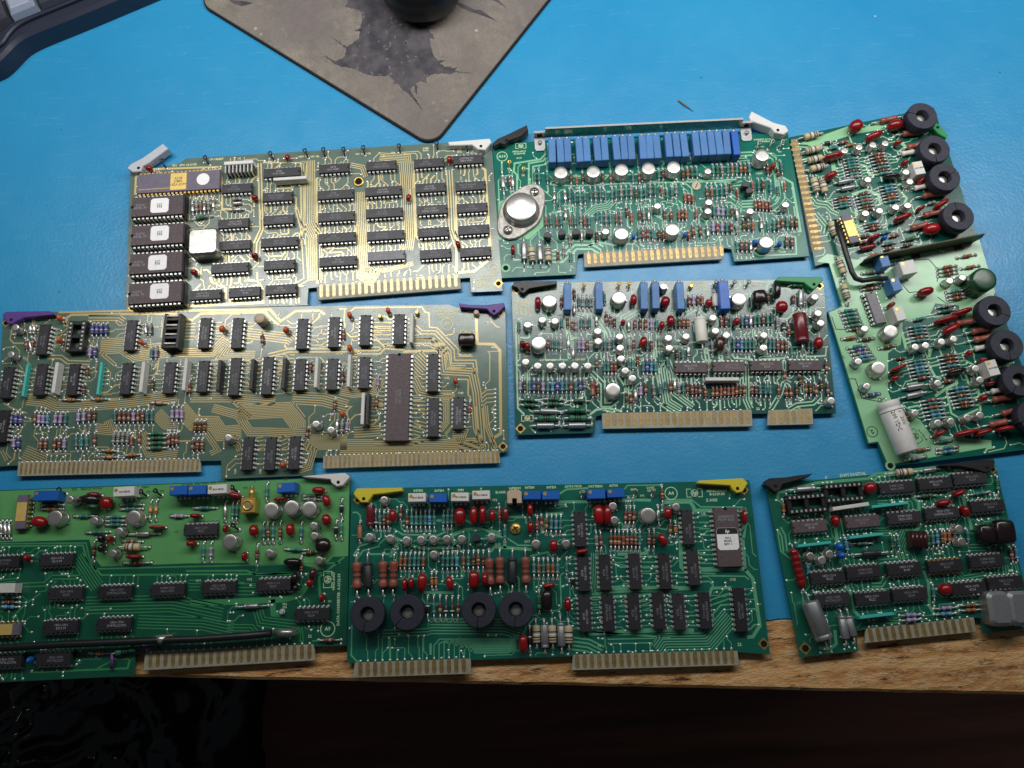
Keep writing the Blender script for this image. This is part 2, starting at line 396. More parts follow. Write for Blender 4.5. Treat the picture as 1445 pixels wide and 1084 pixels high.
BB = {}
def inside(poly, x, y):
    c = False; j = len(poly) - 1
    for i in range(len(poly)):
        a, b = poly[i], poly[j]
        if (a[1] > y) != (b[1] > y) and x < (b[0] - a[0]) * (y - a[1]) / (b[1] - a[1]) + a[0]: c = not c
        j = i
    return c
class Board:
    def __init__(s, label, top, outline, mask, trace, silk, name='circuit_board'):
        """top: two photo pixels on the back edge; outline: photo pixels round the component side"""
        s.z = BOARD_Z * MM
        pts = [ray(p[0], p[1], s.z) for p in outline]
        c = sum(pts, Vector((0, 0, 0))) / len(pts)
        a = ray(*top[0], s.z); b = ray(*top[1], s.z); d = b - a
        s.ang = math.atan2(d.y, d.x); s.o = Vector((c.x, c.y, 0)); s.reg = 0
        s.e = bpy.data.objects.new(name, None); COL.objects.link(s.e); s.e.empty_display_size = 0.02
        s.e.location = s.o; s.e.rotation_euler = (0, 0, s.ang)
        s.e['label'] = label; s.e['category'] = 'circuit board'
        s.inv = Matrix.Rotation(-s.ang, 2)
        s.out = [s.loc(p) for p in pts]
        s.mask, s.trace, s.silk = mask, trace, silk
        s.pads = []; s.lines = []; s.planes = []; s.vias = []; s.occ = set(); s.skip = []; s.foot = []
        mb = MB(); mb.prism(s.out, -BOARD_T, 0, mask, .12); s.add('substrate', mb.mesh('substrate'), 0, 0)
    def loc(s, w):
        v = s.inv @ Vector((w.x - s.o.x, w.y - s.o.y)); return (v.x / MM, v.y / MM)
    def r(s, n): s.reg = n; return s
    def P(s, x, y, h=0.0, reg=None):
        q = px(s.reg if reg is None else reg, x, y)
        return s.loc(ray(q[0], q[1], s.z + h * MM))
    def sc(s, x, y, h=0.0):
        a = s.P(x, y, h); b = s.P(x + 20, y, h); return math.hypot(a[0] - b[0], a[1] - b[1]) / 20
    def ia(s, x, y, deg, h=0.0):
        a = s.P(x, y, h); b = s.P(x + 30 * math.cos(math.radians(deg)), y - 30 * math.sin(math.radians(deg)), h)
        return math.atan2(b[1] - a[1], b[0] - a[0])
    def add(s, name, me, x, y, h=0.0, rz=0.0, parent=None, scale=None):
        if parent: return put(name, me, parent, (x * MM, y * MM, h * MM), rz, scale)
        if name not in ('substrate', 'copper_plane', 'silkscreen_text', 'silkscreen_badge', 'silkscreen_logo', 'copper_traces', 'solder_joints', 'coaxial_cable'):
            key = me.name
            if key not in BB: xs = [v.co.x / MM for v in me.vertices]; ys = [v.co.y / MM for v in me.vertices]; BB[key] = (min(xs), max(xs), min(ys), max(ys))
            q = BB[key]; c, n = math.cos(rz), math.sin(rz); k = [(u * c - w * n, u * n + w * c) for u in q[:2] for w in q[2:]]
            s.foot.append((x + min(a for a, _ in k), x + max(a for a, _ in k), y + min(a for _, a in k), y + max(a for _, a in k)))
        return put(name, me, s.e, (x * MM, y * MM, s.z + h * MM), rz, scale)
    def fill(s, a, c, n, kinds, vert=True, span=(8, 10.5), turn=0.0, seed=1):
        """the many small resistors between the parts measured one by one; a, c: opposite corners in the zoomed views"""
        rnd = random.Random(seed); p = s.P(a[1], a[2], 0, a[0]); q = s.P(c[1], c[2], 0, c[0]); done = 0
        for _ in range(n * 60):
            if done >= n: break
            x, y = rnd.uniform(min(p[0], q[0]), max(p[0], q[0])), rnd.uniform(min(p[1], q[1]), max(p[1], q[1])); L = rnd.uniform(*span)
            hx, hy = (1.15, L / 2 + .7) if vert else (L / 2 + .7, 1.15)
            if any(x + hx > f[0] and x - hx < f[1] and y + hy > f[2] and y - hy < f[3] for f in s.foot): continue
            if any((x - u) ** 2 + (y - v) ** 2 < r * r for u, v, r in s.skip): continue
            if not all(inside(s.out, x + i * (hx + .8), y + j * (hy + .8)) for i in (-1, 1) for j in (-1, 1)): continue
            if any(inside(t, x, y) for t in s.planes): continue
            k = rnd.choice(kinds); Lq = max(4.5, round(L * 2) / 2); me = cached(('ax', k, Lq, 1.0), lambda: axial_mesh(k, Lq, 1.0))
            an = (math.pi / 2 if vert else 0) + rnd.uniform(-.05, .05) + (math.pi if rnd.random() < .5 else 0)
            s.add(AXNAME.get(k, 'resistor'), me, x, y, 0, an); d = (0, 1) if vert else (1, 0); done += 1
            s.pad(x + d[0] * Lq / 2, y + d[1] * Lq / 2, d); s.pad(x - d[0] * Lq / 2, y - d[1] * Lq / 2, (-d[0], -d[1]))
    def pad(s, x, y, d=None): s.pads.append((x, y, d))
    # ---- components
    def ax(s, x1, y1, x2, y2, kind, big=1.0):
        a = s.P(x1, y1); b = s.P(x2, y2); L = math.hypot(b[0] - a[0], b[1] - a[1]); q = max(4.5, round(L * 2) / 2)
        me = cached(('ax', kind, q, big), lambda: axial_mesh(kind, q, big))
        an = math.atan2(b[1] - a[1], b[0] - a[0])
        if random.random() < .5: an += math.pi
        o = s.add(AXNAME.get(kind, 'resistor'), me, (a[0] + b[0]) / 2 + random.uniform(-.1, .1), (a[1] + b[1]) / 2 + random.uniform(-.1, .1), 0, an + random.uniform(-.02, .02))
        u = ((b[0] - a[0]) / L, (b[1] - a[1]) / L)
        s.pad(a[0], a[1], (-u[0], -u[1])); s.pad(b[0], b[1], u); return o
    def row(s, x1, y1, x2, y2, n, dx, dy, kinds):
        for i in range(n): s.ax(x1 + i * dx, y1 + i * dy, x2 + i * dx, y2 + i * dy, kinds[i % len(kinds)])
    def ic(s, x, y, n=14, o='h', style='', mark=True, flip=False, turn=0.0):
        cm, pm, z1, L, rw, k = cached(('ic', n, style), lambda: ic_mesh(n, style))
        p = s.P(x, y, z1); an = (0 if o == 'h' else -math.pi / 2) + (math.pi if flip else 0) + turn
        c = s.add('chip', cm, p[0], p[1], 0, an); s.add('pins', pm, 0, 0, 0, 0, c)
        if mark and style != 'gold':
            t = random.choice(MARKS); fs = 1.75 if n < 24 else 2.0
            s.add('marking', text_mesh(t, 'grey_ink' if random.random() < .6 else 'white_ink', 0.0, 0.0), L * random.uniform(-.02, .1), 0, z1 + .03, 0, c, fs * MM)
        ca, sa = math.cos(an), math.sin(an)
        for i in range(k):
            for g in (-1, 1):
                u, v = (i - (k - 1) / 2) * 2.54, g * rw
                s.pad(p[0] + u * ca - v * sa, p[1] + u * sa + v * ca, (-g * sa, g * ca))
        return c, p, an, z1
    def can(s, x, y, big=0, h=None):
        h = h or (7.6 if big else 6.4)
        me = cached(('can', big, h), lambda: can_mesh(big, h)); p = s.P(x, y, h)
        c = s.add('transistor', me, p[0], p[1], 0, random.uniform(0, 6.28))
        for k in range(3):
            t = 2.1 * k + 1; R = 3 if big else 1.6; s.pad(p[0] + R * math.cos(t), p[1] + R * math.sin(t), (math.cos(t), math.sin(t)))
        return c
    def cans(s, *xy): [s.can(*q) for q in xy]
    def cap(s, x, y, a, b, deg=0, m='red_cap', h=7.0, p=2.3, name='capacitor'):
        """dipped capacitor standing on two leads: a, b = extents seen in the zoomed view"""
        k = s.sc(x, y, h / 2); A, B = max(.9, a * k / 2), max(.9, b * k / 2)
        q = s.P(x, y, h * .6); an = s.ia(x, y, deg, h / 2)
        mb = MB(); mb.blob(0, 0, h / 2 + .5, A, B, h / 2, m, 12, 7, p)
        long_x = A >= B; d = max(A, B) * .6
        for sg in (-1, 1):
            u = (sg * d, 0) if long_x else (0, sg * d)
            mb.tube([(u[0] * .8, u[1] * .8, h * .35), (u[0] * 1.2, u[1] * 1.2, 1.2), (u[0] * 1.2, u[1] * 1.2, LEAD)], .26, 5, 'tin'); mb.joint(u[0] * 1.2, u[1] * 1.2)
            ca, sa = math.cos(an), math.sin(an); s.pad(q[0] + 1.2 * (u[0] * ca - u[1] * sa), q[1] + 1.2 * (u[0] * sa + u[1] * ca))
        return s.add(name, mb.mesh(name), q[0], q[1], 0, an)
    def trim(s, x, y, o='v', m='trim_blue', L=16.6, w=4.3, h=8.4):
        """multi-turn trimmer lying along the board with its brass screw at the back"""
        def mk():
            mb = MB(); mb.box(-w / 2, w / 2, -L / 2, L / 2, .5, h, m, .25)
            mb.box(-w / 2 + .5, w / 2 - .5, -L / 2 + .6, L / 2 - .6, h, h + .05, m, .04)
            mb.lathe([(1.1, 0), (1.1, 1.4), (.9, 1.6)], 10, 'gold', Matrix.Translation((0, L / 2, h - 2.2)) @ Matrix.Rotation(-math.pi / 2, 4, 'X'))
            for yy in (-5, 0, 5): mb.tube([(0, yy, .6), (0, yy, LEAD)], .3, 5, 'tin'); mb.joint(0, yy)
            return mb.mesh('trimmer')
        p = s.P(x, y, h); return s.add('trimmer', cached(('trim', m, L, w, h), mk), p[0], p[1], 0, (0 if o == 'v' else math.pi / 2) + random.uniform(-.025, .025))
    def tbox(s, x, y, m='trim_deep', w=9.6, d=4.8, h=9.6, mark=None, turn=0.0):
        def mk():
            mb = MB(); mb.box(-w / 2, w / 2, -d / 2, d / 2, .5, h, m, .25)
            mb.lathe([(1.0, 0), (1.0, .25)], 10, 'gold', Matrix.Translation((-w / 2 + 1.6, d / 2 - 1.6, h)))
            for xx in (-2.54, 0, 2.54): mb.tube([(xx, 0, .6), (xx, 0, LEAD)], .3, 5, 'tin'); mb.joint(xx, -d / 2 - .6)
            return mb.mesh('trimmer')
        p = s.P(x, y, h); o = s.add('trimmer', cached(('tbox', m, w, d, h), mk), p[0], p[1], 0, turn + random.uniform(-.03, .03))
        if mark: s.add('marking', text_mesh(mark, 'black_ink'), .6, -.2, h + .04, 0, o, 1.5 * MM)
        return o
    def sink(s, x, y, slit=0.0):
        """black round heat sink pressed over a metal can"""
        h0, h1, R, r = 4.4, 11.2, 9.1, 3.7
        def mk():
            mb = MB(); n = 40; b0 = math.radians(1.7)
            for k in range(n):
                a0 = b0 + (2 * math.pi - 2 * b0) * k / n; a1 = b0 + (2 * math.pi - 2 * b0) * (k + 1) / n
                b = len(mb.v)
                prof = [(r, h0), (R - .4, h0), (R, h0 + .4), (R, h1 - .5), (R - .4, h1), (r + .35, h1), (r, h1 - .4)]
                for a in (a0, a1): mb.v += [(q[0] * math.cos(a), q[0] * math.sin(a), q[1]) for q in prof]
                N = len(prof)
                for i in range(N): mb.face((b + i, b + N + i, b + N + (i + 1) % N, b + (i + 1) % N)[::-1], 'navy_black', i in (2, 6, 1, 3))
                if k in (0, n - 1):
                    f = tuple(b + i for i in range(N)) if k == 0 else tuple(b + N + i for i in range(N - 1, -1, -1)); mb.face(f, 'navy_black')
            return mb.mesh('heat_sink')
        def mc():
            mb = MB(); mb.lathe([(3.6, .4), (3.6, 6.6), (3.3, 7.0), (1.5, 7.05)], 20, 'can')
            for a in (0, 120, 240):
                mb.tube([(2.5 * math.cos(a), 2.5 * math.sin(a), 1), (2.5 * math.cos(a), 2.5 * math.sin(a), LEAD)], .25, 5, 'tin')
            return mb.mesh('transistor_can')
        p = s.P(x, y, h1); o = s.add('heat_sink', cached('sink', mk), p[0], p[1], 0, math.radians(slit) - s.ang)
        s.add('transistor_can', cached('sinkcan', mc), 0, 0, 0, 0, o)
        for k in range(10): s.skip.append((p[0], p[1], 8))
    def sip(s, x, y, L, o='v', m='trim_white', w=2.0, h=6.5, lean=0.0):
        k = s.sc(x, y, h); L = L * k; p = s.P(x, y, h); mb = MB()
        mb.box(-L / 2, L / 2, -w / 2, w / 2, .6, h, m, .25); n = max(3, int(L / 2.54))
        for i in range(n):
            u = (i - (n - 1) / 2) * 2.54; mb.box(u - .25, u + .25, -.12, .12, LEAD, .6, 'tin'); mb.joint(u, 0, .75)
            if m == 'cyan_sip': mb.blob(u, 0, h * .6, 1.15, w * .62, h * .38, m, 8, 5)
            v = (p[0] + u, p[1]) if o == 'h' else (p[0], p[1] + u); s.pad(v[0], v[1], (0, -1) if o == 'h' else (1, 0))
        me = mb.mesh('resistor_network')
        return s.add('resistor_network', me, p[0], p[1], 0, (0 if o == 'h' else math.pi / 2) + lean)
    def to92(s, x, y, m='ic_black'):
        def mk():
            mb = MB(); poly = [(2.3 * math.cos(t), 2.3 * math.sin(t)) for t in [math.radians(-35 + 250 * i / 9) for i in range(10)]]
            mb.prism(poly, 1.2, 6.0, m, .2)
            for xx in (-1.27, 0, 1.27): mb.tube([(xx, 0, 1.2), (xx, 0, LEAD)], .24, 4, 'tin')
            return mb.mesh('transistor')
        p = s.P(x, y, 6); return s.add('transistor', cached(('to92', m), mk), p[0], p[1], 0, random.uniform(-.2, .2))
    def tp(s, x, y, deg=60, m='black_plastic', L=4.2):
        """test point: a bent wire loop on a short stem"""
        p = s.P(x, y, 2); mb = MB(); a = s.ia(x, y, deg)
        mb.tube([(0, 0, LEAD), (0, 0, 2.2), (L * .5, 0, 3.2), (L * .8, .9, 3.6), (L * 1.15, .8, 3.6), (L * 1.15, -.8, 3.6), (L * .8, -.9, 3.6), (L * .5, 0, 3.2)], .48, 6, m)
        mb.joint(0, 0, 1.1, .6); s.add('test_point', mb.mesh('test_point'), p[0], p[1], 0, a); s.pad(p[0], p[1])
    def post(s, x, y, m='gold', r=1.0, h=4.0):
        def mk():
            mb = MB(); mb.lathe([(r, LEAD), (r, .8), (r * 1.4, .9), (r * 1.4, 1.3), (r * .8, 1.5), (r * .8, h - .6), (r * 1.1, h - .4), (r * .9, h)], 10, m); return mb.mesh('test_point')
        p = s.P(x, y, h); return s.add('test_point', cached(('post', m, r, h), mk), p[0], p[1]); 
    def lever(s, poly, m, pin, h=4.6, z0=-1.2):
        q = [s.P(x, y, h) for x, y in poly]; c = (sum(a for a, b in q) / len(q), sum(b for a, b in q) / len(q))
        mb = MB(); mb.prism([(a - c[0], b - c[1]) for a, b in q], z0, h, m, .45)
        o = s.add('ejector_lever', mb.mesh('ejector_lever'), c[0], c[1])
        pm = MB(); pm.lathe([(.95, 0), (.95, .1), (.6, .12)], 12, 'hole'); pp = s.P(pin[0], pin[1], h)
        s.add('pivot_pin', pm.mesh('pivot_pin'), pp[0] - c[0], pp[1] - c[1], h + .02, 0, o); return o
    def hole(s, x, y, r=1.5, ring='gold', sq=True):
        p = s.P(x, y); mb = MB()
        if sq: mb.prism([(r * 1.9, 0), (0, r * 1.9), (-r * 1.9, 0), (0, -r * 1.9)], 0, .09, ring)
        else: mb.disc(0, 0, r * 1.75, .09, ring, 20)
        mb.disc(0, 0, r, .13, 'hole', 16); s.add('mounting_hole', mb.mesh('mounting_hole'), p[0], p[1]); s.skip.append((p[0], p[1], 4))
    def text(s, t, x, y, size=1.6, deg=0.0, m=None, shear=0.0):
        p = s.P(x, y); s.skip.append((p[0], p[1], 1.6 + .3 * size * len(t.split('\n')[0]) * .8))
        return s.add('silkscreen_text', text_mesh(t, m or s.silk, shear), p[0], p[1], .11, math.radians(deg), None, size * MM)
    def badge(s, t, x, y, r=3.2, deg=0.0, m=None):
        p = s.P(x, y); mb = MB(); pts = [(r * math.cos(a * math.pi / 12), r * math.sin(a * math.pi / 12)) for a in range(24)]
        mb.ribbon(pts, .45, .11, m or s.silk, True); o = s.add('silkscreen_badge', mb.mesh('silkscreen_badge'), p[0], p[1], 0, math.radians(deg))
        s.add('lettering', text_mesh(t, m or s.silk), 0, 0, .11, 0, o, 2.6 * MM); s.skip.append((p[0], p[1], r + 1))
    def logo(s, x, y, w=7.5, deg=0.0, m=None):
        m = m or s.silk; p = s.P(x, y); mb = MB(); h = w * .52; r = h * .42
        for g in (-1, 1):
            mb.ribbon([(g * r * .9, h / 2), (g * w / 2, h / 2), (g * w / 2, -h / 2), (g * r * .9, -h / 2)], .35, .11, m)
        pts = [(r * math.cos(a * math.pi / 10), r * math.sin(a * math.pi / 10)) for a in range(20)]; mb.ribbon(pts, .35, .11, m, True)
        o = s.add('silkscreen_logo', mb.mesh('silkscreen_logo'), p[0], p[1], 0, math.radians(deg))
        s.add('lettering', text_mesh('hp', m, .3), 0, .1, .11, 0, o, r * 1.7 * MM); s.skip.append((p[0], p[1], w * .6))
    # ---- copper
    def plane(s, pts, m, z=.05):
        poly = [s.P(*p) if len(p) == 2 else s.P(p[1], p[2], 0, p[0]) for p in pts]
        mb = MB(); mb.prism(poly, z - .05, z, m); s.add('copper_plane', mb.mesh('copper_plane'), 0, 0); s.planes.append(poly)
    def bus(s, pts, n=1, pitch=1.0, w=.45, m=None):
        q = [s.P(*p) if len(p) == 2 else s.P(p[1], p[2], 0, p[0]) for p in pts]
        prev = set(s.occ)
        for k in range(n):
            l = offset(q, (k - (n - 1) / 2) * pitch); hit = tot = 0
            for a, b in zip(l, l[1:]):
                d = math.hypot(b[0] - a[0], b[1] - a[1]); m_ = int(d / .7) + 1
                for i in range(m_): t = i / m_; tot += 1; hit += s.cell(a[0] + (b[0] - a[0]) * t, a[1] + (b[1] - a[1]) * t) in prev
            if hit > .18 * tot: continue
            if any((Vector(l[i + 1]) - Vector(l[i])).dot(Vector(q[i + 1]) - Vector(q[i])) <= 0 for i in range(len(l) - 1)): continue
            s.lines.append((l, w, m or s.trace))
            for a, b in zip(l, l[1:]):
                d = math.hypot(b[0] - a[0], b[1] - a[1])
                for i in range(int(d / .35) + 1):
                    t = i * .35 / max(d, .01); s.occ.add(s.cell(a[0] + (b[0] - a[0]) * t, a[1] + (b[1] - a[1]) * t))
    G = .62
    def cell(s, x, y): return (int(round(x / s.G)), int(round(y / s.G)))
    def fingers(s, a, b, n, L=7.6, w=2.3, gap=None, along='y', ra=None, rb=None, m='finger_gold'):
        p = s.P(a[0], a[1], 0, ra); q = s.P(b[0], b[1], 0, rb)
        def mk():
            mb = MB(); c = w / 2; k = [(-c, -L / 2 + c), (-c * .5, -L / 2), (c * .5, -L / 2), (c, -L / 2 + c), (c, L / 2 - c), (c * .5, L / 2), (-c * .5, L / 2), (-c, L / 2 - c)]
            mb.prism(k, 0, .1, m, .1); return mb.mesh('contact_finger')
        me = cached(('finger', L, w, m), mk); an = math.atan2(q[1] - p[1], q[0] - p[0])
        for i in range(n):
            t = i / (n - 1); x, y = p[0] + (q[0] - p[0]) * t, p[1] + (q[1] - p[1]) * t
            s.add('contact_finger', me, x, y, 0, an)
            nx, ny = -math.sin(an), math.cos(an)
            if along == 'x': nx, ny = -nx, -ny
            s.pad(x + nx * (L / 2 + .6), y + ny * (L / 2 + .6), (nx, ny)); s.vias.append((x + nx * (L / 2 + .5), y + ny * (L / 2 + .5), .6))
    def tongue(s, pts, m='fibre'):
        q = [s.P(*p) if len(p) == 2 else s.P(p[1], p[2], 0, p[0]) for p in pts]
        mb = MB(); mb.prism(q, -BOARD_T - .01, .01, m, .25); s.add('edge_connector', mb.mesh('edge_connector'), 0, 0); s.skip_poly = q
        if not hasattr(s, 'tongues'): s.tongues = []
        s.tongues.append(q)
    def finish(s, density=1.0, w=.42, extra=60):
        G = s.G; tongues = getattr(s, 'tongues', [])
        ok = {}
        def free(i, j):
            if (i, j) in s.occ: return False
            v = ok.get((i, j))
            if v is None:
                x, y = i * G, j * G
                v = inside(s.out, x, y) and not any(inside(t, x, y) for t in tongues) and not any(inside(t, x, y) for t in s.planes)
                if v: v = all((x - a) ** 2 + (y - b) ** 2 > r * r for a, b, r in s.skip)
                if v:      # keep a margin to the board edge
                    v = all(inside(s.out, x + dx, y + dy) for dx, dy in ((1, 0), (-1, 0), (0, 1), (0, -1)))
                ok[(i, j)] = v
            return v
        near = {}
        for x, y, d in s.pads:
            c = s.cell(x, y)
            for dx in (-1, 0, 1):
                for dy in (-1, 0, 1): near[(c[0] + dx, c[1] + dy)] = near.get((c[0] + dx, c[1] + dy), 0) + 1
        D8 = [(1, 0), (1, 1), (0, 1), (-1, 1), (-1, 0), (-1, -1), (0, -1), (1, -1)]
        rnd = random.Random(len(s.pads)); pads = list(s.pads); rnd.shuffle(pads)
        xs = [p[0] for p in s.out]; ys = [p[1] for p in s.out]
        for _ in range(extra): pads.append((rnd.uniform(min(xs), max(xs)), rnd.uniform(min(ys), max(ys)), None, 1))
        tb = MB()
        for pd in pads:
            x, y, d = pd[:3]
            if len(pd) == 4 and not free(*s.cell(x, y)): continue
            if len(pd) == 3 and rnd.random() > density: continue
            if d is None: k = rnd.choice((0, 2, 4, 6))
            else: k = int(round(math.atan2(d[1], d[0]) / (math.pi / 2))) * 2 % 8
            if rnd.random() < .15: k = (k + rnd.choice((2, 6))) % 8
            c = s.cell(x, y); path = [c]; pts = [(x, y)]; cur = c; own = {(c[0] + a, c[1] + b) for a in (-2, -1, 0, 1, 2) for b in (-2, -1, 0, 1, 2)}
            turn = rnd.choice((1, 7))
            legs = [(k, rnd.randint(2, 9)), ((k + turn) % 8, rnd.randint(1, 7)), (k if rnd.random() < .55 else (k + 2 * turn) % 8, rnd.randint(3, 26)), ((k + (turn if rnd.random() < .5 else -turn)) % 8, rnd.randint(1, 5)), (k if rnd.random() < .4 else (k + 2 * turn) % 8, rnd.randint(2, 12))]
            blocked = False
            for kk, n in legs:
                dx, dy = D8[kk]
                for _ in range(n):
                    nx = (cur[0] + dx, cur[1] + dy)
                    chk = [nx] if not (dx and dy) else [nx, (cur[0] + dx, cur[1]), (cur[0], cur[1] + dy)]
                    if any((not free(*q)) or (q in near and q not in own) for q in chk): blocked = True; break
                    cur = nx; path.append(cur)
                if pts[-1] != (cur[0] * G, cur[1] * G) and cur != c: pts.append((cur[0] * G, cur[1] * G))
                if blocked: break
            if len(path) < 4: continue
            for q in path:
                for a in (-1, 0, 1):
                    for b in (-1, 0, 1):
                        if abs(a) + abs(b) <= 1: s.occ.add((q[0] + a, q[1] + b))
            ww = w if rnd.random() < .8 else w * 1.8
            tb.ribbon(pts, ww, .07, s.trace)
            if rnd.random() < .75: s.vias.append((pts[-1][0], pts[-1][1], .62))
            if len(pd) == 4: s.vias.append((x, y, .62))
        for l, ww, m in s.lines: tb.ribbon(l, ww, .085, m)
        if tb.f:
            o = s.add('copper_traces', tb.mesh('copper_traces'), 0, 0); o['kind'] = 'stuff'
        vb = MB()
        for x, y, r in s.vias:
            if inside(s.out, x, y): vb.joint(x, y, r, .28, 7, .05)
        for x, y, d in s.pads:
            if any(inside(t, x, y) for t in s.planes): vb.disc(x, y, 1.25, .062, s.mask + '_dark', 10, .7)
        if vb.f:
            o = s.add('solder_joints', vb.mesh('solder_joints'), 0, 0); o['kind'] = 'stuff'
MARKS = ['1820-1112\n8224', '1820-1492\n8224', '1820-1197\nSN74LS00N', '1820-1416\n8213 M', '1820-1730\nDM74LS273N', '1820-1195\n8149', 'SN74LS74AN\n1820-1112', '1820-1216\n8222', 'DM8123N\n1820-1470', '1820-2024\n8205', '1820-1438\nMC74LS257', '1820-0175\n8231']
mat('finger_gold', (182, 156, 104), 0.36, 0.55, var=0.15, noise=0.35, nscale=500)
# ------------------------------------------------------------------ setting: bench top, blue sheet, floor
def node_mat(name):
    m = bpy.data.materials.new(name); m.use_nodes = True; MATS[name] = m
    nt = m.node_tree; return m, nt, nt.nodes['Principled BSDF'], nt.nodes.new('ShaderNodeTexCoord')
def ramp(nt, src, stops):
    r = nt.nodes.new('ShaderNodeValToRGB'); nt.links.new(src, r.inputs['Fac'])
    while len(r.color_ramp.elements) < len(stops): r.color_ramp.elements.new(0.5)
    for e, (p, c) in zip(r.color_ramp.elements, stops): e.position = p; e.color = c
    return r.outputs['Color']
def noise(nt, tc, scale, detail=4, vec=None, rough=.5, dist=0):
    n = nt.nodes.new('ShaderNodeTexNoise'); n.inputs['Scale'].default_value = scale; n.inputs['Detail'].default_value = detail
    n.inputs['Roughness'].default_value = rough; n.inputs['Distortion'].default_value = dist
    nt.links.new(vec or tc.outputs['Object'], n.inputs['Vector']); return n.outputs['Fac']
def mapping(nt, tc, scale, rot=(0, 0, 0)):
    mp = nt.nodes.new('ShaderNodeMapping'); mp.inputs['Scale'].default_value = scale; mp.inputs['Rotation'].default_value = rot
    nt.links.new(tc.outputs['Object'], mp.inputs['Vector']); return mp.outputs['Vector']
def mixc(nt, f, a, b, mode='MIX'):
    x = nt.nodes.new('ShaderNodeMix'); x.data_type = 'RGBA'; x.blend_type = mode
    for s, v in (('Factor', f), ('A', a), ('B', b)):
        if isinstance(v, (tuple, float, int)): x.inputs[s].default_value = v
        else: nt.links.new(v, x.inputs[s])
    return x.outputs['Result']

def mat_blue():
    m, nt, b, tc = node_mat('blue_paint')
    big = noise(nt, tc, 9, 4); base = ramp(nt, big, [(.3, rgb((20, 138, 192))), (.7, rgb((34, 147, 196)))])
    v = nt.nodes.new('ShaderNodeTexVoronoi'); v.inputs['Scale'].default_value = 70; nt.links.new(tc.outputs['Object'], v.inputs['Vector'])
    fleck = ramp(nt, v.outputs['Distance'], [(.0, (1, 1, 1, 1)), (.035, (1, 1, 1, 1)), (.06, (0, 0, 0, 1))])
    sel = ramp(nt, noise(nt, tc, 28, 2), [(.58, (0, 0, 0, 1)), (.62, (1, 1, 1, 1))])
    f = mixc(nt, 1.0, fleck, sel, 'MULTIPLY')
    col = mixc(nt, f, base, rgb((168, 205, 225)))
    # thin scratches: stretched, thresholded noise in two directions
    for rot, sc_ in ((.7, (26, 420, 1)), (-.5, (20, 500, 1)), (1.9, (30, 460, 1))):
        s = noise(nt, tc, 1.0, 2, mapping(nt, tc, sc_, (0, 0, rot)), .4)
        sm = ramp(nt, s, [(.70, (0, 0, 0, 1)), (.72, (.22, .22, .22, 1)), (.74, (0, 0, 0, 1))])
        col = mixc(nt, sm, col, rgb((120, 185, 220)))
    v2 = nt.nodes.new('ShaderNodeTexVoronoi'); v2.inputs['Scale'].default_value = 45; nt.links.new(mapping(nt, tc, (1, 1.6, 1), (0, 0, .5)), v2.inputs['Vector'])
    dark = ramp(nt, v2.outputs['Distance'], [(.0, (.75, .75, .75, 1)), (.03, (.75, .75, .75, 1)), (.05, (0, 0, 0, 1))])
    dk = mixc(nt, 1.0, dark, ramp(nt, noise(nt, tc, 17, 2), [(.56, (0, 0, 0, 1)), (.6, (1, 1, 1, 1))]), 'MULTIPLY')
    col = mixc(nt, dk, col, rgb((22, 58, 84)))
    v3 = nt.nodes.new('ShaderNodeTexVoronoi'); v3.inputs['Scale'].default_value = 150; nt.links.new(mapping(nt, tc, (1, 1.9, 1), (0, 0, -.5)), v3.inputs['Vector'])
    p3 = mixc(nt, 1.0, ramp(nt, v3.outputs['Distance'], [(.0, (.6, .6, .6, 1)), (.08, (.5, .5, .5, 1)), (.13, (0, 0, 0, 1))]), ramp(nt, noise(nt, tc, 55, 2), [(.55, (0, 0, 0, 1)), (.6, (1, 1, 1, 1))]), 'MULTIPLY')
    col = mixc(nt, p3, col, rgb((30, 104, 150)))
    nt.links.new(col, b.inputs['Base Color']); b.inputs['Coat Weight'].default_value = .7; b.inputs['Coat Roughness'].default_value = .6
    nt.links.new(ramp(nt, noise(nt, tc, 60, 5), [(.3, (.26, .26, .26, 1)), (.7, (.38, .38, .38, 1))]), b.inputs['Roughness'])
    bp = nt.nodes.new('ShaderNodeBump'); bp.inputs['Strength'].default_value = .35; bp.inputs['Distance'].default_value = .0005
    hsum = nt.nodes.new('ShaderNodeMath'); hsum.operation = 'ADD'
    nt.links.new(noise(nt, tc, 520, 3), hsum.inputs[0]); nt.links.new(noise(nt, tc, 90, 3), hsum.inputs[1])
    h2 = nt.nodes.new('ShaderNodeMath'); h2.operation = 'SUBTRACT'; nt.links.new(hsum.outputs[0], h2.inputs[0]); nt.links.new(f, h2.inputs[1])
    nt.links.new(h2.outputs[0], bp.inputs['Height']); nt.links.new(bp.outputs['Normal'], b.inputs['Normal'])
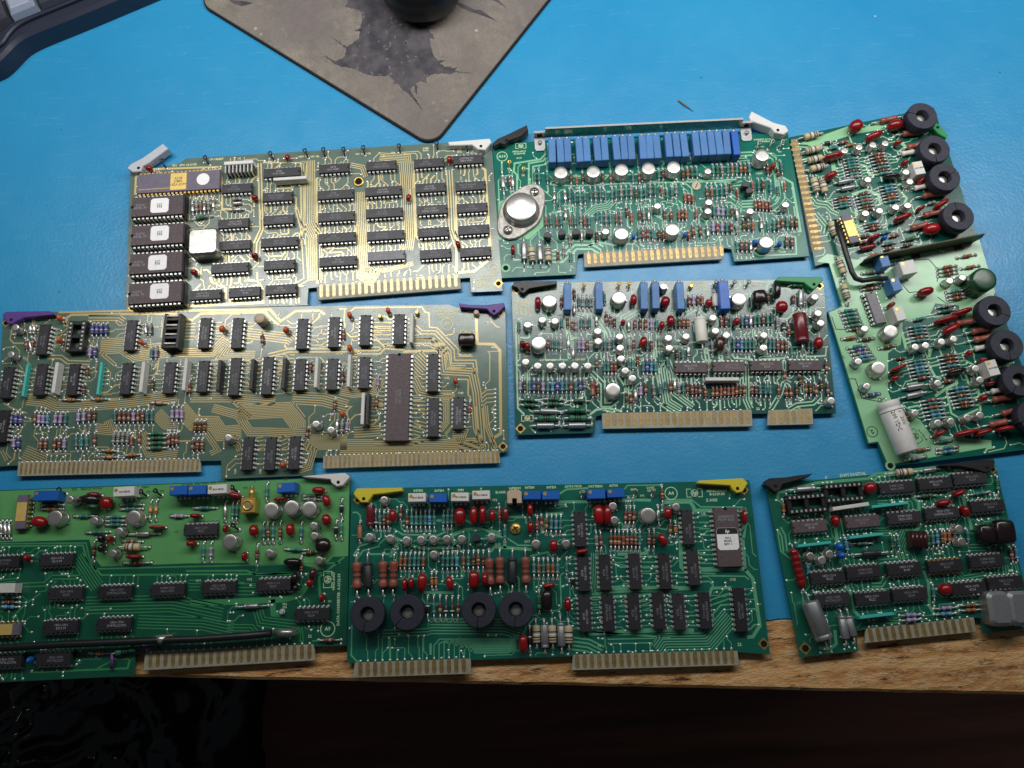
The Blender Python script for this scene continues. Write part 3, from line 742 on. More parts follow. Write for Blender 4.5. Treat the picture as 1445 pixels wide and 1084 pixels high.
def mat_wood():
    m, nt, b, tc = node_mat('worn_wood')
    g = noise(nt, tc, 1.0, 6, mapping(nt, tc, (14, 170, 60), (0, 0, .02)), .6, .6)
    col = ramp(nt, g, [(.3, rgb((144, 92, 50))), (.48, rgb((214, 156, 94))), (.62, rgb((238, 188, 126))), (.8, rgb((176, 120, 70)))])
    fl = noise(nt, tc, 1.0, 5, mapping(nt, tc, (110, 330, 200)), .75)
    col = mixc(nt, ramp(nt, fl, [(.46, (0, 0, 0, 1)), (.62, (.85, .85, .85, 1))]), col, rgb((232, 196, 146)))
    col = mixc(nt, ramp(nt, noise(nt, tc, 1.0, 5, mapping(nt, tc, (60, 300, 100)), .7), [(.34, (1, 1, 1, 1)), (.43, (0, 0, 0, 1))]), col, rgb((84, 52, 30)))
    nt.links.new(col, b.inputs['Base Color']); b.inputs['Roughness'].default_value = .75
    bp = nt.nodes.new('ShaderNodeBump'); bp.inputs['Strength'].default_value = .9; bp.inputs['Distance'].default_value = .002
    nt.links.new(fl, bp.inputs['Height']); nt.links.new(bp.outputs['Normal'], b.inputs['Normal'])
mat_blue(); mat_wood()
m, nt, b, tc = node_mat('floor_brown')
g = noise(nt, tc, 1.0, 5, mapping(nt, tc, (3, 40, 1), (0, 0, .1)), .6)
nt.links.new(ramp(nt, g, [(.3, rgb((72, 45, 37))), (.7, rgb((116, 74, 59)))]), b.inputs['Base Color']); b.inputs['Roughness'].default_value = .7

def struct(name, me):
    o = put(name, me); o['kind'] = 'structure'; return o
E0 = ray(-260, 947, 0); E1 = ray(1700, 986, 0)              # front edge of the bench
def edge_pt(t, back): d = (E1 - E0); n = Vector((-d.y, d.x, 0)).normalized(); p = E0 + d * t + n * back; return (p.x / MM, p.y / MM)
rw = random.Random(4)
wood = MB(); N = 60
front = [(lambda q: (q[0], q[1] + rw.uniform(-.25, .25)))(edge_pt(i / N, 0)) for i in range(N + 1)]
wood.prism(front + [edge_pt(1, 62), edge_pt(0, 62)], -30, -.9, 'worn_wood', 1.6)
wood_o = struct('bench_top', wood.mesh('bench_top'))
blue = MB()
B0 = ray(-260, 858, 0); B1 = ray(1700, 878, 0); bd = B1 - B0
rag = [((B0.x + bd.x * i / 140) / MM, (B0.y + bd.y * i / 140) / MM + rw.uniform(-.7, .7) + 1.2 * math.sin(i * .37)) for i in range(141)]
blue.prism(rag + [(900, 900), (-900, 900)], -1.4, 0, 'blue_paint', .25)
struct('blue_bench_surface', blue.mesh('blue_bench_surface'))
fl = MB(); fl.box(-3000, 3000, -3000, 3000, -760, -740, 'floor_brown'); struct('floor', fl.mesh('floor'))

# ------------------------------------------------------------------ mouse mat, mouse, keyboard, bag, straw
def tag(o, label, cat): o['label'] = label; o['category'] = cat; return o
m, nt, b, tc = node_mat('mat_cloth')
c1 = ramp(nt, noise(nt, tc, 14, 5), [(.35, rgb((118, 109, 108))), (.65, rgb((138, 131, 118)))])
c1 = mixc(nt, ramp(nt, noise(nt, tc, 55, 6, None, .7), [(.42, (0, 0, 0, 1)), (.62, (.55, .55, .55, 1))]), c1, rgb((98, 90, 88)))
c1 = mixc(nt, ramp(nt, noise(nt, tc, 26, 5, None, .7), [(.52, (0, 0, 0, 1)), (.66, (.4, .4, .4, 1))]), c1, rgb((168, 158, 140)))
c1 = mixc(nt, ramp(nt, noise(nt, tc, 900, 2), [(.35, (0, 0, 0, 1)), (.75, (.5, .5, .5, 1))]), c1, rgb((100, 96, 92)))
vv = nt.nodes.new('ShaderNodeTexVoronoi'); vv.inputs['Scale'].default_value = 120; nt.links.new(tc.outputs['Object'], vv.inputs['Vector'])
sp = mixc(nt, 1.0, ramp(nt, vv.outputs['Distance'], [(.0, (.7, .7, .7, 1)), (.1, (.5, .5, .5, 1)), (.16, (0, 0, 0, 1))]), ramp(nt, noise(nt, tc, 40, 2), [(.55, (0, 0, 0, 1)), (.62, (1, 1, 1, 1))]), 'MULTIPLY')
nt.links.new(mixc(nt, sp, c1, rgb((186, 182, 172))), b.inputs['Base Color']); b.inputs['Roughness'].default_value = .85
bp = nt.nodes.new('ShaderNodeBump'); bp.inputs['Strength'].default_value = .5; bp.inputs['Distance'].default_value = .0004
nt.links.new(noise(nt, tc, 1200, 2), bp.inputs['Height']); nt.links.new(bp.outputs['Normal'], b.inputs['Normal'])
mat('rubber', (20, 20, 22), .8, noise=.3)
mat('print_dark', (52, 51, 58), .8, c2=(84, 80, 84), nscale=130); mat('print_fleck', (112, 106, 104), .85)
def mm(p, z=0.0): q = ray(p[0], p[1], z * MM); return (q.x / MM, q.y / MM)
corner = mm((610, 207), 3); la = mm((283, 6), 3); rb_ = mm((786, -6), 3)
u = Vector((la[0] - corner[0], la[1] - corner[1])).normalized(); v = Vector((-u.y, u.x)) * (-1)
if v.dot(Vector((rb_[0] - corner[0], rb_[1] - corner[1]))) < 0: v = -v
LU = math.hypot(la[0] - corner[0], la[1] - corner[1]) + 4; LV = 230
def mp(a, c): return (corner[0] + u.x * a + v.x * c, corner[1] + u.y * a + v.y * c)
def rounded(a0, a1, c0, c1, r):
    out = []
    for cx, cy, s0 in ((a1 - r, c1 - r, 0), (a0 + r, c1 - r, 90), (a0 + r, c0 + r, 180), (a1 - r, c0 + r, 270)):
        for k in range(9): t = math.radians(s0 + 90 * k / 8); out.append(mp(cx + r * math.cos(t), cy + r * math.sin(t)))
    return out
pad_e = bpy.data.objects.new('mouse_mat', None); COL.objects.link(pad_e); pad_e.location = (corner[0] * MM, corner[1] * MM, 0)
tag(pad_e, 'worn grey mouse mat with dark splatter print and black rubber edge', 'mouse mat')
def shift(poly): return [(p[0] - corner[0], p[1] - corner[1]) for p in poly]
pm = MB(); pm.prism(shift(rounded(0, LU, 0, LV, 11)), 0, 2.2, 'rubber', .2); put('rubber_base', pm.mesh('rubber_base'), pad_e)
pm = MB(); pm.prism(shift(rounded(.9, LU - .9, .9, LV - .9, 10.2)), 2.2, 3.0, 'mat_cloth', .35); put('cloth_top', pm.mesh('cloth_top'), pad_e)
SPL = [(560, -30), (585, 3), (575, 28), (612, 34), (640, 48), (641, 80), (636, 108), (612, 118), (634, 126), (630, 150), (606, 168), (582, 183), (520, 142), (578, 192), (574, 222), (540, 240), (492, 216), (528, 247), (560, 262), (602, 268), (640, 282), (664, 295), (712, 298), (748, 298), (768, 318), (760, 326), (784, 330), (800, 352), (814, 358), (822, 366), (880, 432), (836, 366), (830, 346), (846, 336), (856, 374), (858, 336), (850, 326), (872, 318), (896, 326), (892, 306), (912, 292), (950, 288), (986, 292), (1004, 284), (1076, 288), (1006, 276), (1018, 258), (1002, 268), (968, 262), (946, 250), (972, 234), (938, 238), (922, 216), (910, 178), (906, 152), (924, 154), (920, 136), (908, 126), (900, 108), (870, 96), (800, 60), (770, 20), (790, -30)]
sj = random.Random(6); SP2 = []
for (x0, y0), (x1, y1) in zip(SPL, SPL[1:] + SPL[:1]):
    k_ = max(1, int(math.hypot(x1 - x0, y1 - y0) / 5))
    for i in range(k_): t = i / k_; j_ = 0 if i == 0 else 2.2; SP2.append((x0 + (x1 - x0) * t + sj.uniform(-j_, j_), y0 + (y1 - y0) * t + sj.uniform(-j_, j_)))
pm = MB(); pm.prism(shift([mm(px(17, x, y), 3.1) for x, y in SP2]), 3.0, 3.06, 'print_dark')
for _ in range(150):
    x0, y0 = sj.choice(SP2); x0 += sj.gauss(0, 9); y0 += sj.gauss(0, 9); r0 = sj.uniform(.6, 2.2)
    if y0 > -8: pm.prism(shift([mm(px(17, x0 + r0 * math.cos(t_) * sj.uniform(.7, 1.5), y0 + r0 * math.sin(t_)), 3.1) for t_ in (0, 1.26, 2.5, 3.77, 5.0)]), 3.0, 3.05, 'print_dark')
def spike(pts): pm.prism(shift([mm(px(17, x, y), 3.1) for x, y in pts]), 3.0, 3.06, 'print_dark')
spike([(1004, 8), (1030, 12), (1082, 38), (1108, 40), (1168, 82), (1094, 54), (1070, 48), (1030, 30)]); spike([(1140, -6), (1178, 0), (1212, 36), (1180, 14)])
spike([(120, 0), (176, 4), (214, 12), (170, 24), (138, 14)])
fr = random.Random(2)
for _ in range(70):
    x, y = fr.uniform(600, 900), fr.uniform(40, 310)
    if not (590 + (y < 180) * 50 < x < 900): continue
    a = fr.uniform(0, 3.14); l = fr.uniform(3, 12); w_ = fr.uniform(1.5, 5)
    poly = [(x + l * math.cos(a), y + l * math.sin(a)), (x - w_ * math.sin(a), y + w_ * math.cos(a)), (x - l * math.cos(a), y - l * math.sin(a)), (x + w_ * .6 * math.sin(a), y - w_ * .6 * math.cos(a))]
    pm.prism(shift([mm(px(17, *q), 3.1) for q in poly]), 3.06, 3.1, 'print_fleck')
put('splatter_print', pm.mesh('splatter_print'), pad_e)

mat('mouse_black', (16, 16, 18), .32, noise=.2)
me_ = mm((598, 36), 10); mo = bpy.data.objects.new('computer_mouse', None); COL.objects.link(mo); mo.location = (me_[0] * MM, (me_[1] + 53) * MM, 3.06 * MM)
tag(mo, 'glossy black computer mouse on the grey mouse mat', 'mouse')
pm = MB(); pm.blob(0, 0, 15.2, 30, 53, 22, 'mouse_black', 32, 18, 2.5); pm.v = [(x, y, max(z, .6)) for x, y, z in pm.v]; put('shell', pm.mesh('shell'), mo)
pm = MB(); pm.blob(0, 0, 3.4, 25, 47, 3.4, 'rubber', 32, 8, 2.6); put('underside', pm.mesh('underside'), mo)
pm = MB(); pm.lathe([(6, -3), (7, -2.4), (7, 2.4), (6, 3)], 18, 'rubber', Matrix.Translation((0, 24, 33)) @ Matrix.Rotation(math.pi / 2, 4, 'Y')); put('scroll_wheel', pm.mesh('scroll_wheel'), mo)

mat('kb_body', (36, 42, 60), .45, noise=.15, nscale=200, bump=.15); mat('kb_tray', (28, 30, 38), .5, noise=.2); mat('kb_key', (150, 158, 176), .45, noise=.06); mat('kb_key_dark', (70, 70, 80), .5, noise=.06)
k0 = mm((0, 60), 14); kb = bpy.data.objects.new('keyboard', None); COL.objects.link(kb); kb.location = (k0[0] * MM, k0[1] * MM, 0)
tag(kb, 'dark navy computer keyboard corner with pale keys and curved front lip', 'keyboard')
ks = lambda pts, z: [(lambda q: (q[0] - k0[0], q[1] - k0[1]))(mm(p, z)) for p in pts]
def chaikin(p, n=3):
    for _ in range(n):
        p = [(a[0] * w + c[0] * (1 - w), a[1] * w + c[1] * (1 - w)) for a, c in zip(p, p[1:] + p[:1]) for w in (.75, .25)]
    return p
body = [(-150, 92), (-60, 104), (-14, 94), (6, 76), (22, 58), (44, 46), (100, 24), (172, -6), (420, -110), (330, -330), (-250, -140)]
pm = MB(); pm.prism(chaikin(ks(body, 15)), 0.4, 15, 'kb_body', 2.0); put('case', pm.mesh('case'), kb)
rim = [(-130, 74), (-50, 78), (-14, 70), (4, 60), (12, 46), (27, 32), (60, 18), (112, -3), (400, -122), (320, -310), (-230, -130)]
pm = MB(); pm.prism(chaikin(ks(rim, 18)), 15, 18, 'kb_body', .9); put('rim', pm.mesh('rim'), kb)
tray = [(-120, 60), (-40, 66), (2, 46), (22, 26), (60, 9), (112, -13), (390, -128), (310, -295), (-215, -125)]
pm = MB(); pm.prism(chaikin(ks(tray, 18)), 18, 18.3, 'kb_tray'); put('tray', pm.mesh('tray'), kb)
kd = Vector(mm((112, -2), 18)) - Vector(mm((26, 33), 18)); ka = math.atan2(kd.y, kd.x)
base = Vector(ks([(27, 4)], 25)[0]); ux = Vector((math.cos(ka), math.sin(ka))); uy = Vector((-ux.y, ux.x))
def key_mesh(w, m):
    p = MB(); b_ = len(p.v)
    for hx, hy, z in ((w / 2, 8.4, 18.3), (w / 2 - .6, 7.8, 23), (w / 2 - 2.6, 6.2, 26), (w / 2 - 3.4, 5.6, 26.2)): p.v += [(-hx, -hy, z), (hx, -hy, z), (hx, hy, z), (-hx, hy, z)]
    for k in range(3):
        for j in range(4): a = b_ + 4 * k + j; d = b_ + 4 * k + (j + 1) % 4; p.face((a, d, d + 4, a + 4), m)
    p.face((b_ + 12, b_ + 13, b_ + 14, b_ + 15), m); return p.mesh('key')
km = {False: key_mesh(17.4, 'kb_key_dark'), True: key_mesh(17.4, 'kb_key')}
for i in range(-2, 5):
    for j in range(0, 3):
        q = base + ux * (19 * i) + uy * (19 * j + 3.2); put('key', km[i == 0 or (i + j) % 3 == 0 and i < 1], kb, (q.x * MM, q.y * MM, 0), ka)

mat('bag_black', (26, 26, 29), .2, coat=.6)
from mathutils import noise as mnoise
bag = MB(); bc = ray(60, 1060, -.62); NR, NA = 46, 110
for j in range(NR + 1):
    for i in range(NA):
        t = 2 * math.pi * i / NA; r_ = j / NR
        R_ = 250 * (1 + .16 * mnoise.noise((math.cos(t) * 1.6, math.sin(t) * 1.6, 3.1)) + .05 * mnoise.noise((math.cos(t) * 7, math.sin(t) * 7, 1)))
        x, y = r_ * R_ * math.cos(t), r_ * R_ * math.sin(t); q = (x * .011, y * .011, .5)
        z = 150 * (1 - r_ ** 2.4) + 46 * (1 - abs(mnoise.noise(q)) * 2) * (1 - r_ ** 4) + 16 * (1 - abs(mnoise.noise((x * .035, y * .035, 2))) * 2) * (1 - r_ ** 6) + 4 * mnoise.noise((x * .1, y * .1, 7))
        bag.v.append((x, y, max(z, .4)))
for j in range(NR):
    for i in range(NA): a = j * NA + i; c = j * NA + (i + 1) % NA; bag.face((a, a + NA, c + NA, c), 'bag_black', True)
bo = put('plastic_bag', bag.mesh('plastic_bag'), None, (bc.x, bc.y, -.7398)); tag(bo, 'crumpled shiny black plastic bag on the dark floor', 'bag')
mat('straw', (124, 108, 58), .6)
st = MB(); a = mm((957, 143)); c = mm((978, 158)); st.tube([(0, 0, .7), ((c[0] - a[0]) * .45, (c[1] - a[1]) * .45, 1.2), (c[0] - a[0], c[1] - a[1], .3)], .5, 6, 'straw')
st.v[-6:] = [((x - (c[0] - a[0])) * .2 + c[0] - a[0], (y - (c[1] - a[1])) * .2 + c[1] - a[1], .3) for x, y, z in st.v[-6:]]
tag(put('wood_splinter', st.mesh('wood_splinter'), None, (a[0] * MM, a[1] * MM, 0)), 'small brown splinter lying on the open blue bench', 'splinter')
# ------------------------------------------------------------------ circuit boards
def masks(name, c, trace, rough=.2, dark=(14, 40, 34), tm=0.0, tr=.22, spec=.9):
    mat(name, c, rough, noise=.18, nscale=120, bump=.15, bscale=1500, spec=spec); mat(name + '_dark', dark, .5); mat(name + '_trace', trace, tr, tm, noise=.12, nscale=200)
masks('cpu', (104, 124, 114), (236, 218, 160), tm=.25)
masks('ana', (16, 112, 96), (140, 204, 164), spec=.35)
masks('swp', (28, 88, 80), (178, 222, 186))
masks('rgt', (20, 98, 86), (156, 208, 160), spec=.4)
masks('iob', (84, 112, 98), (206, 186, 132), tm=.25)
masks('zax', (24, 104, 88), (104, 178, 138))
masks('dac', (24, 92, 70), (70, 150, 98))
masks('dig', (26, 104, 84), (96, 172, 130))
mat('plane_rgt', (152, 206, 160), .18, noise=.1, nscale=80); mat('plane_dac', (100, 168, 104), .25, noise=.12, nscale=80); mat('plane_ana', (112, 190, 136), .3, noise=.1)
def pp(*a): return [px(a[i], a[i + 1], a[i + 2]) for i in range(0, len(a), 3)]
def sticker(b, c, z, x, y, w, h, lines, deg=0.0, arc=False):
    """paper label stuck on a chip"""
    mb = MB(); r = 1.2; k = [(w / 2, h / 2 - r), (w / 2 - r, h / 2), (-w / 2 + r, h / 2), (-w / 2, h / 2 - r), (-w / 2, -h / 2 + r), (-w / 2 + r, -h / 2), (w / 2 - r, -h / 2), (w / 2, -h / 2 + r)]
    mb.prism(k, 0, .12, 'label_white')
    if arc: mb.prism([(-w / 2 + .1, h / 2 - 3.4), (w / 2 - .1, h / 2 - 3.4), (w / 2 - .1, h / 2 - r), (w / 2 - r, h / 2 - .1), (-w / 2 + r, h / 2 - .1), (-w / 2 + .1, h / 2 - r)], .12, .16, 'black_ink')
    o = b.add('paper_label', mb.mesh('paper_label'), x, y, z + .03, math.radians(deg), c)
    t = b.add('lettering', text_mesh(lines, 'black_ink'), 0, -1.2 if arc else 0, .15, 0, o, (1.7 if arc else 1.15) * MM)
    if arc: b.add('lettering', text_mesh('hp', 'label_white', .3), 0, h / 2 - 1.9, .19, 0, o, 2.4 * MM)

# ---- processor board with gold traces, upper left
b = Board('olive green processor board with gold traces, four labelled memory chips and a crystal can', ((185, 230), (693, 198)),
          pp(1, 100, 262, 1, 395, 208, 1, 425, 182, 2, 840, 88, 2, 1100, 82, 2, 1165, 962, 2, 978, 970, 2, 972, 884, 2, 918, 888) + pp(2, 68, 942, 2, 22, 946, 2, 16, 1038, 1, 1150, 1046, 1, 70, 1076), 'cpu', 'cpu_trace', 'silk_cream')
b.tongue([(2, 68, 936), (2, 80, 1016), (2, 922, 950), (2, 914, 882)])
b.fingers((97, 962), (888, 898), 22, 8.6, 2.2, ra=2, rb=2, m='finger_cream')
b.r(1); c, p, an, z = b.ic(383, 318, 40, 'h', 'gold')
mb = MB(); mb.disc(0, 0, 4.0, .03, 'label_white', 24); b.add('white_sticker', mb.mesh('white_sticker'), 15.2, 0.6, z, 0, c)
mb = MB(); mb.box(-24.5, -5.4, -4.2, -3.8, 0, .05, 'gold'); b.add('gold_line', mb.mesh('gold_line'), 0, 0, z, 0, c)
b.add('lettering', text_mesh('A22R\nJ7MD\n1820-2099', 'fibre_gold'), 0, 0, z + .34, 0, c, 2.3 * MM)
for (x, y), (sx, sy) in zip(((258, 460), (258, 628), (250, 795), (245, 970)), ((1.5, 0), (1.5, .6), (1, 0), (2.6, .6))):
    c, p, an, z = b.ic(x, y, 24, 'h', 'eprom', False); sticker(b, c, z, sx, sy, 9.6, 11, '08565\n80010\nREV A', 90)
    b.add('marking', text_mesh('D2716\nINTEL 79', 'grey_ink'), -10.4, 0, z + .03, 0, c, 2 * MM)
for x, y, n in ((725, 355, 14), (990, 262, 18), (965, 405, 14), (970, 540, 14), (705, 562, 14), (975, 672, 18), (715, 690, 14), (683, 824, 18), (975, 806, 14), (540, 982, 14), (770, 966, 14), (985, 950, 14)): b.ic(x, y, n, flip=random.random() < .7)
b.sip(1038, 298, 195, 'h'); b.row(470, 428, 474, 528, 5, 23, -2, 'sGosG'); b.ax(452, 552, 596, 524, 'g'); b.ax(592, 405, 594, 500, 's'); b.row(700, 428, 760, 424, 3, 2, 28, 'GsG'); b.ax(680, 492, 775, 488, 's')
for x, y in ((212, 243), (832, 415), (832, 755), (475, 853), (1025, 180)): b.cap(x, y, 40, 30, random.choice((0, 20, 70)), h=5)
for x, y in ((305, 232), (558, 212), (940, 188), (1143, 172)): b.tp(x, y, 115)
mb = MB(); mb.box(-9, 9, -1.2, 1.2, .6, 7.2, 'white_plastic', .3)          # comb of jumper bars beside the processor
for i in range(8): mb.box(-8.6 + i * 2.3, -7.8 + i * 2.3, -6.4, -1.2, 4.4, 6.6, 'tin', .2); mb.box(-8.6 + i * 2.3, -7.8 + i * 2.3, -6.4, -5.8, LEAD, 4.4, 'tin')
mb.box(-9, 9, -5.8, -1.2, .6, 4.2, 'black_plastic', .3); p = b.P(735, 205, 7.2); b.add('resistor_network', mb.mesh('resistor_network'), p[0], p[1])
mb = MB(); z = 0                                                            # crystal can
rr = lambda w, h, r: [(sx * (w / 2 - r) + r * math.cos(math.radians(t)), sy * (h / 2 - r) + r * math.sin(math.radians(t))) for sx, sy, t0 in ((1, 1, 0), (-1, 1, 90), (-1, -1, 180), (1, -1, 270)) for t in (t0, t0 + 30, t0 + 60, t0 + 90)]
mb.prism(rr(18.4, 17.4, 3.4), .5, 9.2, 'steel', 1.3); mb.prism(rr(19.2, 18.4, 3.4), .3, 1.2, 'steel'); p = b.P(526, 668, 9.2); b.add('crystal_can', mb.mesh('crystal_can'), p[0], p[1], 0, .01)
b.lever([(80, 240), (100, 214), (170, 178), (290, 94), (322, 124), (205, 210), (172, 228), (160, 258), (112, 262)], 'grey_plastic', (148, 238), 4.4)
b.text('TP1  CPU CLOCK', 418, 222, 2.0); b.text('CPU RESET', 605, 188, 1.9); b.text('U2', 742, 184, 1.7); b.text('MEM TP4', 1120, 172, 1.7); b.hole(110, 1062, 1.4)
b.r(2)
for i, col in enumerate((((172, 238), (180, 392), (185, 522), (190, 645), (195, 785)), ((450, 222), (462, 372), (468, 500), (475, 632), (478, 752)), ((730, 207), (740, 352), (750, 482), (757, 614), (768, 742)), ((962, 187), (975, 342), (985, 470), (995, 599), (1005, 730)))):
    for j, (x, y) in enumerate(col):
        b.ic(x, y, 18 if i < 2 and j > 0 else 14, 'h', 'grey' if (i, j) == (1, 4) else '', flip=True)
for x, y in ((852, 190), (612, 415), (903, 690)): b.cap(x, y, 30, 46, random.choice((-10, 20)), h=5)
for x, y in ((118, 168), (236, 166), (352, 156), (562, 146), (783, 130), (957, 138)): b.tp(x, y, 100)
p = b.P(318, 320); mb = MB(); mb.lathe([(3.5, 0), (3.5, .5), (3.0, .9), (2.2, .9), (2.0, .3)], 24, 'gold'); mb.disc(0, 0, 2.0, .95, 'hole', 20); b.add('eyelet', mb.mesh('eyelet'), p[0], p[1]); b.skip.append((p[0], p[1], 5))
b.lever([(843, 84), (1088, 64), (1100, 86), (1062, 132), (1020, 128), (985, 102), (850, 106)], 'white_plastic', (1037, 110))
b.badge('A8', 1112, 828, 3.1); b.text('08565-60006\nA-2052-48', 1070, 880, 1.8); b.logo(1050, 918, 8); b.hole(1140, 918, 1.5); b.hole(1075, 118, 1.3)
b.text('TP5  SEL', 60, 172, 1.6); b.text('TP7  ROM SEL', 345, 156, 1.6); b.text('TP8', 520, 150, 1.6); b.text('SCHROFF1103', 1105, 680, 1.6, 90); b.text('OVER\nRUN', 712, 130, 1.6); b.text('U9', 462, 170, 1.6); b.text('10.0\nTP10', 910, 140, 1.5); b.text('U12', 920, 300, 1.5, 90); b.text('U20', 790, 440, 1.5)
for q, n, pi, w in (([(20, 195), (22, 560), (60, 640), (62, 900)], 8, 1.15, .55), ([(330, 380), (335, 560), (350, 860), (420, 900)], 9, 1.1, .6), ([(440, 180), (590, 190), (600, 330), (612, 640), (600, 720)], 7, 1.2, .55),
                    ([(850, 250), (860, 420), (866, 600), (900, 700)], 3, 1.6, .7), ([(890, 330), (895, 880)], 1, 1, 1.4), ([(895, 855), (1000, 845), (1095, 770), (1062, 250), (1040, 235)], 1, 1, 1.5), ([(70, 300), (75, 920)], 1, 1, 1.4),
                    ([(640, 200), (655, 640), (690, 680)], 1, 1, 1.3), ([(200, 590), (300, 590), (345, 570)], 4, 1.2, .55), ([(350, 850), (480, 850), (640, 810)], 5, 1.1, .55), ([(270, 220), (340, 235), (360, 290)], 3, 1.3, .6)):
    b.bus(q, n, pi, w)
b.r(1)
for q, n, pi, w in (([(130, 250), (620, 232)], 1, 1, 1.3), ([(135, 262), (128, 395)], 1, 1, 1.3), ([(860, 210), (872, 600), (835, 680), (832, 740)], 2, 1.8, 1.0), ([(880, 200), (1140, 200), (1145, 300)], 2, 1.8, .9), ([(445, 1050), (880, 1030), (880, 960), (850, 900), (770, 900)], 1, 1, 1.6), ([(1075, 470), (1110, 600), (1090, 700)], 2, 1.5, .7),
                    ([(1120, 260), (1130, 640), (1145, 900), (1090, 930)], 5, 1.2, .55), ([(425, 540), (430, 1040), (450, 1052)], 1, 1, 1.2), ([(620, 240), (640, 300), (640, 480), (780, 480)], 1, 1, 1.2), ([(570, 880), (580, 910), (660, 940), (660, 1010)], 1, 1, 1.5)):
    b.bus(q, n, pi, w)
b.finish(1.0, .55, 330)

# ---- current source board with the row of blue trimmers
b = Board('teal current-source board with long row of blue trimmers, metal bracket and large power transistor', ((694, 203), (1111, 186)),
          pp(3, 64, 226, 4, 918, 164, 4, 1050, 918, 4, 590, 950, 4, 572, 874, 4, 534, 868) + pp(3, 622, 902, 3, 590, 908, 3, 582, 944, 3, 576, 1030, 3, 120, 1052), 'ana', 'ana_trace', 'silk_green')
b.tongue([(3, 622, 896), (3, 626, 986), (4, 516, 936), (4, 532, 848)])
b.fingers((655, 932), (512, 884), 22, 7.2, 2.3, ra=3, rb=4)
b.r(3); b.plane([(100, 584), (370, 510), (376, 735), (290, 814), (102, 818)], 'plane_ana')
for x, y in ((430, 268), (480, 268), (525, 265), (597, 265), (642, 262), (706, 258), (752, 255), (823, 252), (870, 250), (915, 250), (985, 247), (1028, 245), (1072, 243)): b.trim(x, y)
for q in ((483, 405), (682, 400), (855, 388), (1020, 380), (855, 778)): b.can(*q, 1)
b.cans((757, 765), (1075, 608))
for q in ((402, 790), (490, 775), (577, 772), (660, 770)): b.to92(*q)
mb = MB(); ang0 = math.radians(0); dm = []                                  # TO-3 power transistor
for t in range(36):
    a = math.radians(t * 10); R = 13.2 + 7.4 * abs(math.cos(a)) ** 5; dm.append((R * math.cos(a) * 1.0, R * math.sin(a) * .98))
mb.prism(dm, .2, 2.0, 'flange', .5); to3 = mb.mesh('base_flange')
p = b.P(240, 645, 2); pa = b.P(318, 530, 2); pb = b.P(163, 755, 2); ta = math.atan2(pa[1] - pb[1], pa[0] - pb[0]); p = ((pa[0] + pb[0]) / 2, (pa[1] + pb[1]) / 2)
o = b.add('power_transistor', to3, p[0], p[1], 0, ta); mb = MB(); mb.lathe([(11.2, 2.0), (11.2, 2.6), (10.0, 3.0), (9.8, 6.6), (9.4, 7.6), (8.6, 8.0), (4, 8.05)], 40, 'can'); b.add('cap', mb.mesh('cap'), 0, 0, 0, 0, o)
mb = MB(); mb.lathe([(2.9, 2.0), (2.9, 2.8), (2.2, 3.6), (1.0, 3.9)], 16, 'steel'); mb.box(-1.7, 1.7, -.3, .3, 3.7, 3.95, 'hole'); mb.box(-.3, .3, -1.7, 1.7, 3.7, 3.96, 'hole'); sm = mb.mesh('screw')
for sg in (-1, 1): b.add('screw', sm, sg * 15.1, 0, 0, .5 * sg, o)
q0 = b.P(385, 190); q1 = b.P(622, 133, 0, 4); bl = math.hypot(q1[0] - q0[0], q1[1] - q0[1]); ba = math.atan2(q1[1] - q0[1], q1[0] - q0[0])   # bracket
mb = MB(); mb.box(0, bl, -.5, .5, .1, 9.4, 'steel'); mb.box(-6.8, 0, -.5, .5, .1, 5.6, 'steel'); mb.box(bl, bl + 6.8, -.5, .5, .1, 5.6, 'steel'); mb.box(0, bl, -.52, .9, 9.4, 9.8, 'alu', .1)
mb.box(-6.8, 0, -.52, .9, 5.6, 6.0, 'alu'); mb.box(bl, bl + 6.8, -.52, .9, 5.6, 6.0, 'alu')
o = b.add('bracket', mb.mesh('bracket'), q0[0], q0[1], 0, ba)
for sx in (-3.4, bl + 3.4):
    mb = MB(); mb.prism([(-3.4, 0), (-3.4, -8), (-2.4, -9.4), (2.4, -9.4), (3.4, -8), (3.4, 0)], .1, 1.0, 'alu', .2); mb.lathe([(1.3, 1.0), (1.3, 2.4), (.7, 2.8)], 12, 'steel', Matrix.Translation((0, -4.2, 0))); b.add('foot', mb.mesh('foot'), sx, -.6, 0, 0, o)
    mb = MB(); mb.lathe([(1.7, 0), (1.7, .15)], 16, 'hole', Matrix.Translation((0, 0, 0)) @ Matrix.Rotation(math.pi / 2, 4, 'X')); b.add('bolt_hole', mb.mesh('bolt_hole'), sx, -.52, 3.2, 0, o)
b.ax(122, 388, 137, 556, 'S', .8); b.ax(166, 425, 178, 522, 'r'); b.ax(186, 425, 194, 520, 's')
b.tp(165, 372, 80, 'gold', 3); b.tp(252, 412, 80, 'gold', 3); b.cap(190, 880, 28, 66, 0, h=6)
b.ax(255, 812, 262, 986, 'S'); b.ax(300, 850, 312, 986, 'w'); b.ax(350, 824, 360, 986, 'S'); b.ax(400, 852, 410, 982, 'w')
b.row(320, 385, 325, 490, 2, 27, 0, 't'); b.ax(398, 390, 402, 490, 't')
for x, k in ((543, 'b'), (615, 'b'), (738, 'b'), (787, 'r'), (921, 't'), (961, 'r')): b.ax(x, 400, x + 3, 490, k)
b.ax(443, 505, 443, 605, 's'); b.ax(535, 500, 537, 600, 't'); b.row(568, 520, 572, 620, 3, 30, -3, 't'); b.row(662, 490, 668, 596, 3, 30, 0, 'tGt'); b.ax(795, 495, 795, 602, 't'); b.row(820, 492, 823, 590, 4, 30, -3, 'tGtG'); b.row(943, 490, 945, 600, 3, 28, -4, 'btt')
